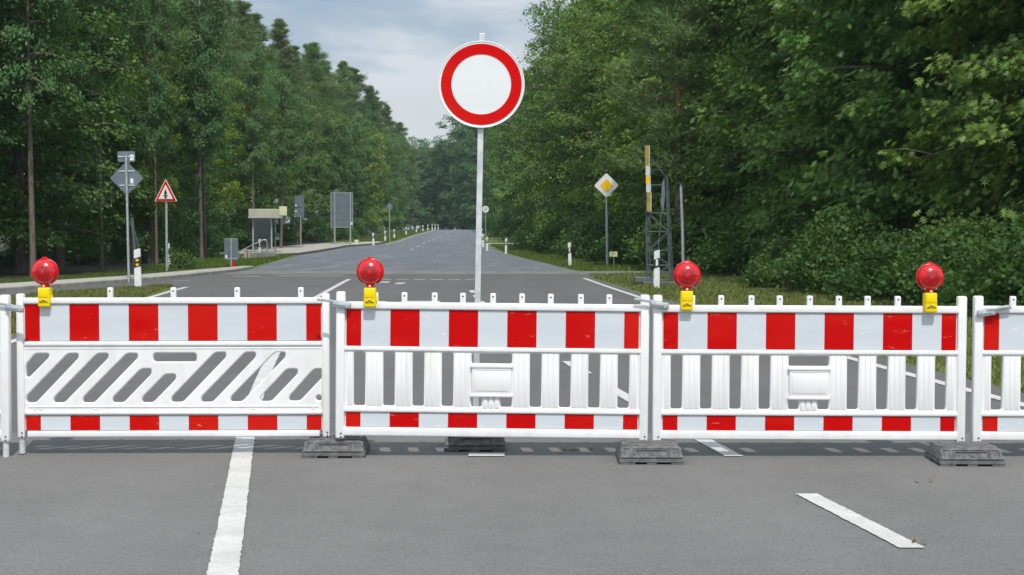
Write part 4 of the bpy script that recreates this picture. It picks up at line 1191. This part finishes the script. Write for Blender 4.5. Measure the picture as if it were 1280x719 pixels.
# left pines
plant('pineD', -15.55, 67.5, 18.5, jit(PINE), 'pine_tree', 'tree', 'bare reddish trunked pine', wx=.85, group='pines of the left forest edge')
for (x, y, h, wx) in [(-14.5, 47.6, 14, .62), (-14.75, 56.5, 13, .5), (-14.35, 63.5, 12, .42), (-14.9, 75.5, 14, .6), (-15.6, 80, 13, .5), (-17.0, 104, 14, .6), (-16.6, 113, 14, .7)]:
    plant('slim', x, y, h, jit(LEFTD), 'broadleaf_tree', 'tree', 'slim grey trunked tree', wx=wx, group='trees of the left forest edge')
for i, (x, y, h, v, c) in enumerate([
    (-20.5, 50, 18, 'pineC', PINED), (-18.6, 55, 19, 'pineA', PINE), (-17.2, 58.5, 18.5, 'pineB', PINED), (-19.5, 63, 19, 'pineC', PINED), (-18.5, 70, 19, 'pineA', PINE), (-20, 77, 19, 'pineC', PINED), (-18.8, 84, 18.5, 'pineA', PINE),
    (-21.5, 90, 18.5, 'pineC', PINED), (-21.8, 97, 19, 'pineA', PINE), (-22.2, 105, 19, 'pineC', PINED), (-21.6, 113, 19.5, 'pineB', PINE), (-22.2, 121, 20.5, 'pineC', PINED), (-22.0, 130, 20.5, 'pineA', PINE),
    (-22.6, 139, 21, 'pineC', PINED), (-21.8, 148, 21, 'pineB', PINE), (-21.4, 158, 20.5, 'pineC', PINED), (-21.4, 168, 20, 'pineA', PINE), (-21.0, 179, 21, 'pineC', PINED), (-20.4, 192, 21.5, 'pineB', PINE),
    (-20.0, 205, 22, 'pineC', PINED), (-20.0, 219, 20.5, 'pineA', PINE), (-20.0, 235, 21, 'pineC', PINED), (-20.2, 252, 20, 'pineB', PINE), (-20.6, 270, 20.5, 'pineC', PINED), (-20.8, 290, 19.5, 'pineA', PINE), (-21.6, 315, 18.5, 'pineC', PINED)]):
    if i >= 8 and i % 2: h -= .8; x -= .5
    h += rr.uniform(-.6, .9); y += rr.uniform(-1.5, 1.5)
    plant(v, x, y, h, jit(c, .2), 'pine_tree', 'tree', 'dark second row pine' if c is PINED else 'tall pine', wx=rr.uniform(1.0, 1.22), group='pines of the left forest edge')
for i, (x, y, h, v, c) in enumerate([(-25, 58, 18, 'pineC', PINED), (-24.5, 68, 18, 'pineC', PINED), (-25, 79, 18, 'pineC', PINED), (-26, 92, 18, 'pineC', PINED), (-27, 106, 19, 'pineC', PINED), (-27, 120, 20, 'pineC', PINED), (-27, 135, 20, 'pineC', PINED),
                                     (-26.5, 150, 20, 'pineA', PINED), (-25.5, 167, 19, 'pineC', PINED), (-25, 185, 19, 'pineC', PINED), (-24.5, 205, 19, 'pineC', PINED)]):
    plant(v, x, y, h, jit(c), 'pine_tree', 'tree', 'rear row pine', wx=1.3, group='pines of the left forest edge')
for (x, y, h, v, c) in [(-24, 47, 12, 'farB', LEFTD), (-27, 54, 12, 'farA', LEFTD), (-29, 63, 12, 'farB', LEFTD), (-31, 75, 12, 'farA', LEFTD), (-31, 88, 12, 'farB', LEFTD), (-32, 101, 13, 'farA', LEFTD), (-32, 114, 13, 'farB', LEFTD), (-33, 128, 13, 'farA', LEFTD), (-33, 143, 13, 'farB', LEFTD)]:
    plant(v, x, y, h, jit(c), 'broadleaf_tree', 'tree', 'dark rear broadleaf tree', wx=1.3, group='trees of the left forest edge')
# left understory
for i, (x, y, s_) in enumerate([(-20.5, 43.5, .8), (-19.5, 50, .7), (-18.2, 59, .7), (-18.2, 66, .8), (-16.6, 71, 1), (-17, 78, 1), (-17.3, 86, 1), (-19.5, 94, 1), (-20, 103, 1.1), (-20.2, 112, 1.1),
                                 (-20.4, 122, 1.2), (-19.8, 133, 1.2), (-18.6, 146, 1.2), (-17.8, 160, 1.2), (-18.2, 176, 1.3)]):
    plant('shrA', x, y, 2.3 * s_ * rr.uniform(.7, 1.1), jit(LEFTD, .2), 'forest_shrub', 'shrub', 'low dark shrub', group='shrubs under the left forest edge')
plant('bush', -12.2, 57.5, .95, (.10, .16, .04), 'roadside_bush', 'shrub', 'small bright green bush', group='shrubs under the left forest edge')
plant('oakC', -6.9, 322, 26.5, (.085, .150, .045), 'oak_tree', 'tree', 'tall oak leaning over the crest', group='distant trees beyond the crest', side='L')
# far trees closing the view
for i, (x, y, h, v) in enumerate([(-9.3, 345, 25, 'farB'), (-13.5, 352, 20, 'farA'), (-17.5, 368, 19, 'farB'), (-21.5, 350, 19, 'farA'), (-24, 372, 19, 'pineC'), (-20.5, 388, 21, 'farA'), (-12, 380, 21, 'farA'), (-6.5, 330, 19, 'farA'),
                                  (-3.8, 300, 18, 'farB'), (-3.5, 352, 21, 'farB'), (-28, 392, 21, 'farB'), (-16, 405, 22, 'farA'), (-8, 400, 22, 'farB'), (-24.5, 340, 18.5, 'pineA'), (0, 320, 19, 'farA')]):
    plant(v, x, y, h, jit(FAR), 'distant_tree', 'tree', 'hazy distant tree', wx=1.25, group='distant trees beyond the crest', side='L' if x < -6 else 'R')

# labels from the landmarks each plant stands behind
ORD = ['nearest', 'second', 'third', 'fourth', 'fifth', 'sixth', 'seventh', 'eighth', 'ninth', 'tenth']
bk = {}
for t, x, y, h, adj, side in PLANTS:
    px = 640 + x / y * 1965
    ph = next(p for a, b, p in LAND[side] if a <= px < b)
    bk.setdefault((adj, ph), []).append((y, t))
for (adj, ph), lst in bk.items():
    lst.sort(key=lambda q: q[0])
    for i, (y, t) in enumerate(lst):
        t['label'] = (adj + ' ' + ph) if len(lst) == 1 else f'{adj} {ph}, {ORD[min(i, 9)]} of {len(lst)} by distance'

# ------------------------------------------------------------------ grass blades on the verges
def blades(name, rows, n, color, hh=.10, seed=1):
    rng = np.random.default_rng(seed)
    ys = np.array([r[0] for r in rows]); xl = np.array([r[1] for r in rows]); xr = np.array([r[2] for r in rows])
    y = ys[0] + (ys[-1] - ys[0]) * rng.uniform(0, 1, n) ** 1.0
    a = np.interp(y, ys, xl); b = np.interp(y, ys, xr); x = a + (b - a) * rng.uniform(0, 1, n)
    z = np.interp(y, YS, _k)
    cl = np.sin(x * 2.3 + np.sin(y * 1.1) * 2) * np.sin(y * 1.7 + x) * .35 + .8
    P = np.stack([x, y, z], 1)
    L = hh * rng.uniform(.4, 1.3, (n, 1)) * cl[:, None]
    az = rng.uniform(0, 6.283, n); s = np.stack([np.cos(az), np.sin(az), 0 * az], 1) * .009 * (1 + y[:, None] / 30)
    tip = P + np.concatenate([rng.normal(0, .35, (n, 2)) * L, L], 1)
    V = np.stack([P - s, P + s, tip], 1).reshape(-1, 3)
    me = mesh_np(name, V, np.arange(3 * n).reshape(-1, 3), 3, [M['blade']])
    o = bpy.data.objects.new(name, me); link(o); o.color = (*color, 1)
    return tag(o, None, None, None, 'stuff')
g1 = blades('grass', [(12, 4.88, 8.5), (18.4, 4.4, 9), (35, 3.24, 9.5), (48.6, 2.55, 9), (52.6, 2.58, 8.6)], 75000, (.165, .185, .058), .09, 1)
g1['label'] = 'dry yellowish grass of the right verge behind the barrier'; g1['category'] = 'grass'
g2 = blades('grass', [(56.8, 2.45, 8.5), (66, 1.8, 7), (78, 1.0, 5), (90, .2, 4), (118, -1.1, 2.6), (132, -1.8, 1.5)], 50000, (.115, .165, .035), .12, 2)
g2['label'] = 'green grass of the right verge beyond the crossing'; g2['category'] = 'grass'
g3 = blades('grass', [(14, -10, -6.52), (21.5, -14, -6.98), (30, -13.2, -7.75), (35.3, -11.4, -8.25), (39.6, -9.9, -8.75), (41.6, -9.1, -9.0)], 55000, (.17, .175, .058), .09, 3)
g3['label'] = 'patchy green and brown grass wedge left of the road'; g3['category'] = 'grass'
g4 = blades('grass', [(60.8, -14.5, -10.3), (66, -14.5, -10.7), (78, -15.0, -11.6), (89.5, -17.5, -12.6)], 45000, (.11, .175, .03), .13, 4)
g4['label'] = 'bright green grass bank in front of the bus shelter'; g4['category'] = 'grass'
g5 = blades('grass', [(141, -15, -11.3), (163, -15.2, -11.7), (198, -16, -12.7), (240, -17, -13.4), (290, -18, -14.4)], 40000, (.11, .165, .03), .16, 5)
g5['label'] = 'grass bank under the left delineator posts'; g5['category'] = 'grass'
g6 = blades('grass', [(40, -16.5, -13.6), (47.6, -14.5, -11.9), (56, -13.2, -11.0), (60.8, -13, -10.5)], 25000, (.10, .145, .035), .12, 6)
g6['label'] = 'sparse grass between footpath and forest'; g6['category'] = 'grass'
# dry leaves lying on the road
rng = np.random.default_rng(9)
dl = [(1.02, 10.62), (.42, 10.68), (1.93, 7.46), (2.5, 9.3)]
for i, (x, y) in enumerate(dl):
    n = 7 if i == 1 else 2
    P = np.array([[x, y, .018]]) + rng.normal(0, 1, (n, 3)) * np.array([.05, .015, .002])
    V = leaves(rng, P, np.array([0, 0, 1.]) + rng.normal(0, .25, P.shape), .045, T_LEAF, .2)
    me = mesh_np('dry_leaves', V, np.arange(len(V)).reshape(-1, 6), 6, [M['blade']])
    o = bpy.data.objects.new('dry_leaves', me); link(o); o.color = (.22, .12, .05, 1)
    tag(o, 'small scatter of dry brown leaves lying on the asphalt', 'leaves', 'dry leaves on the road')

# ------------------------------------------------------------------ haze
bm = bmesh.new(); bmesh.ops.create_cube(bm, size=1)
bmesh.ops.transform(bm, matrix=Matrix.Translation((0, 1300, 14)) @ Matrix.Diagonal((5600, 3600, 48, 1)), verts=bm.verts)
me = bpy.data.meshes.new('haze'); bm.to_mesh(me); bm.free()
hm = bpy.data.materials.new('haze'); hm.use_nodes = True; nt = hm.node_tree; nt.nodes.clear()
ho = nt.nodes.new('ShaderNodeOutputMaterial'); pv = nt.nodes.new('ShaderNodeVolumePrincipled')
pv.inputs['Color'].default_value = (.72, .86, 1, 1); pv.inputs['Density'].default_value = .00022; pv.inputs['Anisotropy'].default_value = .2
nt.links.new(pv.outputs[0], ho.inputs['Volume']); me.materials.append(hm)
hz = link(bpy.data.objects.new('haze', me)); hz['kind'] = 'stuff'; hz['label'] = 'thin bluish summer haze'; hz['category'] = 'haze'

# ------------------------------------------------------------------ light, sky, camera
SUN_EL, SUN_AZ = 56.0, 9.5   # sun behind the camera, a little to the right
sd = Vector((math.sin(R_(SUN_AZ)) * math.cos(R_(SUN_EL)), -math.cos(R_(SUN_AZ)) * math.cos(R_(SUN_EL)), math.sin(R_(SUN_EL))))
L = bpy.data.lights.new('sun', 'SUN'); L.energy = 3.3; L.angle = R_(.6); L.color = (1, .965, .91)
lo = bpy.data.objects.new('sun', L); link(lo); lo.rotation_euler = sd.to_track_quat('Z', 'Y').to_euler(); lo.location = (5, -10, 40)

w = bpy.data.worlds.new('World'); S.world = w; w.use_nodes = True
nt = w.node_tree; nt.nodes.clear()
out = nt.nodes.new('ShaderNodeOutputWorld'); bg = nt.nodes.new('ShaderNodeBackground'); bg.inputs['Strength'].default_value = .1
sky = nt.nodes.new('ShaderNodeTexSky'); sky.sky_type = 'NISHITA'; sky.sun_disc = False
sky.sun_elevation = R_(SUN_EL); sky.sun_rotation = R_(180 - SUN_AZ); sky.air_density = 1.2; sky.dust_density = 2.0
tc = nt.nodes.new('ShaderNodeTexCoord'); mp = nt.nodes.new('ShaderNodeMapping'); mp.inputs['Scale'].default_value = (1, 1, 4.5); mp.inputs['Location'].default_value = (.3, 0, .35)
nt.links.new(tc.outputs['Generated'], mp.inputs['Vector'])
n1 = noise(nt, mp.outputs['Vector'], 4.2, 7, .55); n1.inputs['Distortion'].default_value = .3
n2 = noise(nt, mp.outputs['Vector'], 8, 6, .6)
cl = ramp(nt, n1.outputs['Fac'], [(.36, (2.5, 3.5, 4.6)), (.48, (3.5, 4.3, 5.15)), (.58, (5.7, 6.0, 6.4))])
cov = ramp(nt, n2.outputs['Fac'], [(.30, .72), (.60, .96)])
c = mixc(nt, cov.outputs['Color'], sky.outputs['Color'], cl.outputs['Color'])
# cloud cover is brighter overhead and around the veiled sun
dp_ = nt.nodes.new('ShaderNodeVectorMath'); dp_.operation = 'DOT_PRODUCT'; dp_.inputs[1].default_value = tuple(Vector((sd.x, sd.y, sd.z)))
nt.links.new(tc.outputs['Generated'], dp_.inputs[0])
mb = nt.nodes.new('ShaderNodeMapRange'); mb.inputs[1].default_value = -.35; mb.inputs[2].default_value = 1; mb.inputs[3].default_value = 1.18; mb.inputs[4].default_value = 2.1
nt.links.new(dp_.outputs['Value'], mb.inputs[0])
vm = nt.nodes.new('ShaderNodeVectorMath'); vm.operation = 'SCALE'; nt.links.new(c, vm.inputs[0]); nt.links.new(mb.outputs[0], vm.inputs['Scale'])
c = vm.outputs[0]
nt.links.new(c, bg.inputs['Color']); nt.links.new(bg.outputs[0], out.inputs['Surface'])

cam = bpy.data.cameras.new('camera'); co = bpy.data.objects.new('camera', cam); link(co)
co.location = (0, 0, 1.51); co.rotation_euler = (R_(90 - 2.113), 0, 0)
cam.sensor_width = 36; cam.lens = 55.27; cam.clip_end = 6000; cam.clip_start = .1
cam.dof.use_dof = True; cam.dof.focus_distance = 10.6; cam.dof.aperture_fstop = 14
S.camera = co
S.render.engine = 'CYCLES'
S.view_settings.view_transform = 'Standard'; S.view_settings.look = 'None'; S.view_settings.gamma = 1; S.view_settings.exposure = 0.1
S.view_settings.use_curve_mapping = False
S.cycles.max_bounces = 5; S.cycles.diffuse_bounces = 4; S.cycles.glossy_bounces = 2; S.cycles.transmission_bounces = 4; S.cycles.transparent_max_bounces = 6; S.cycles.volume_bounces = 0
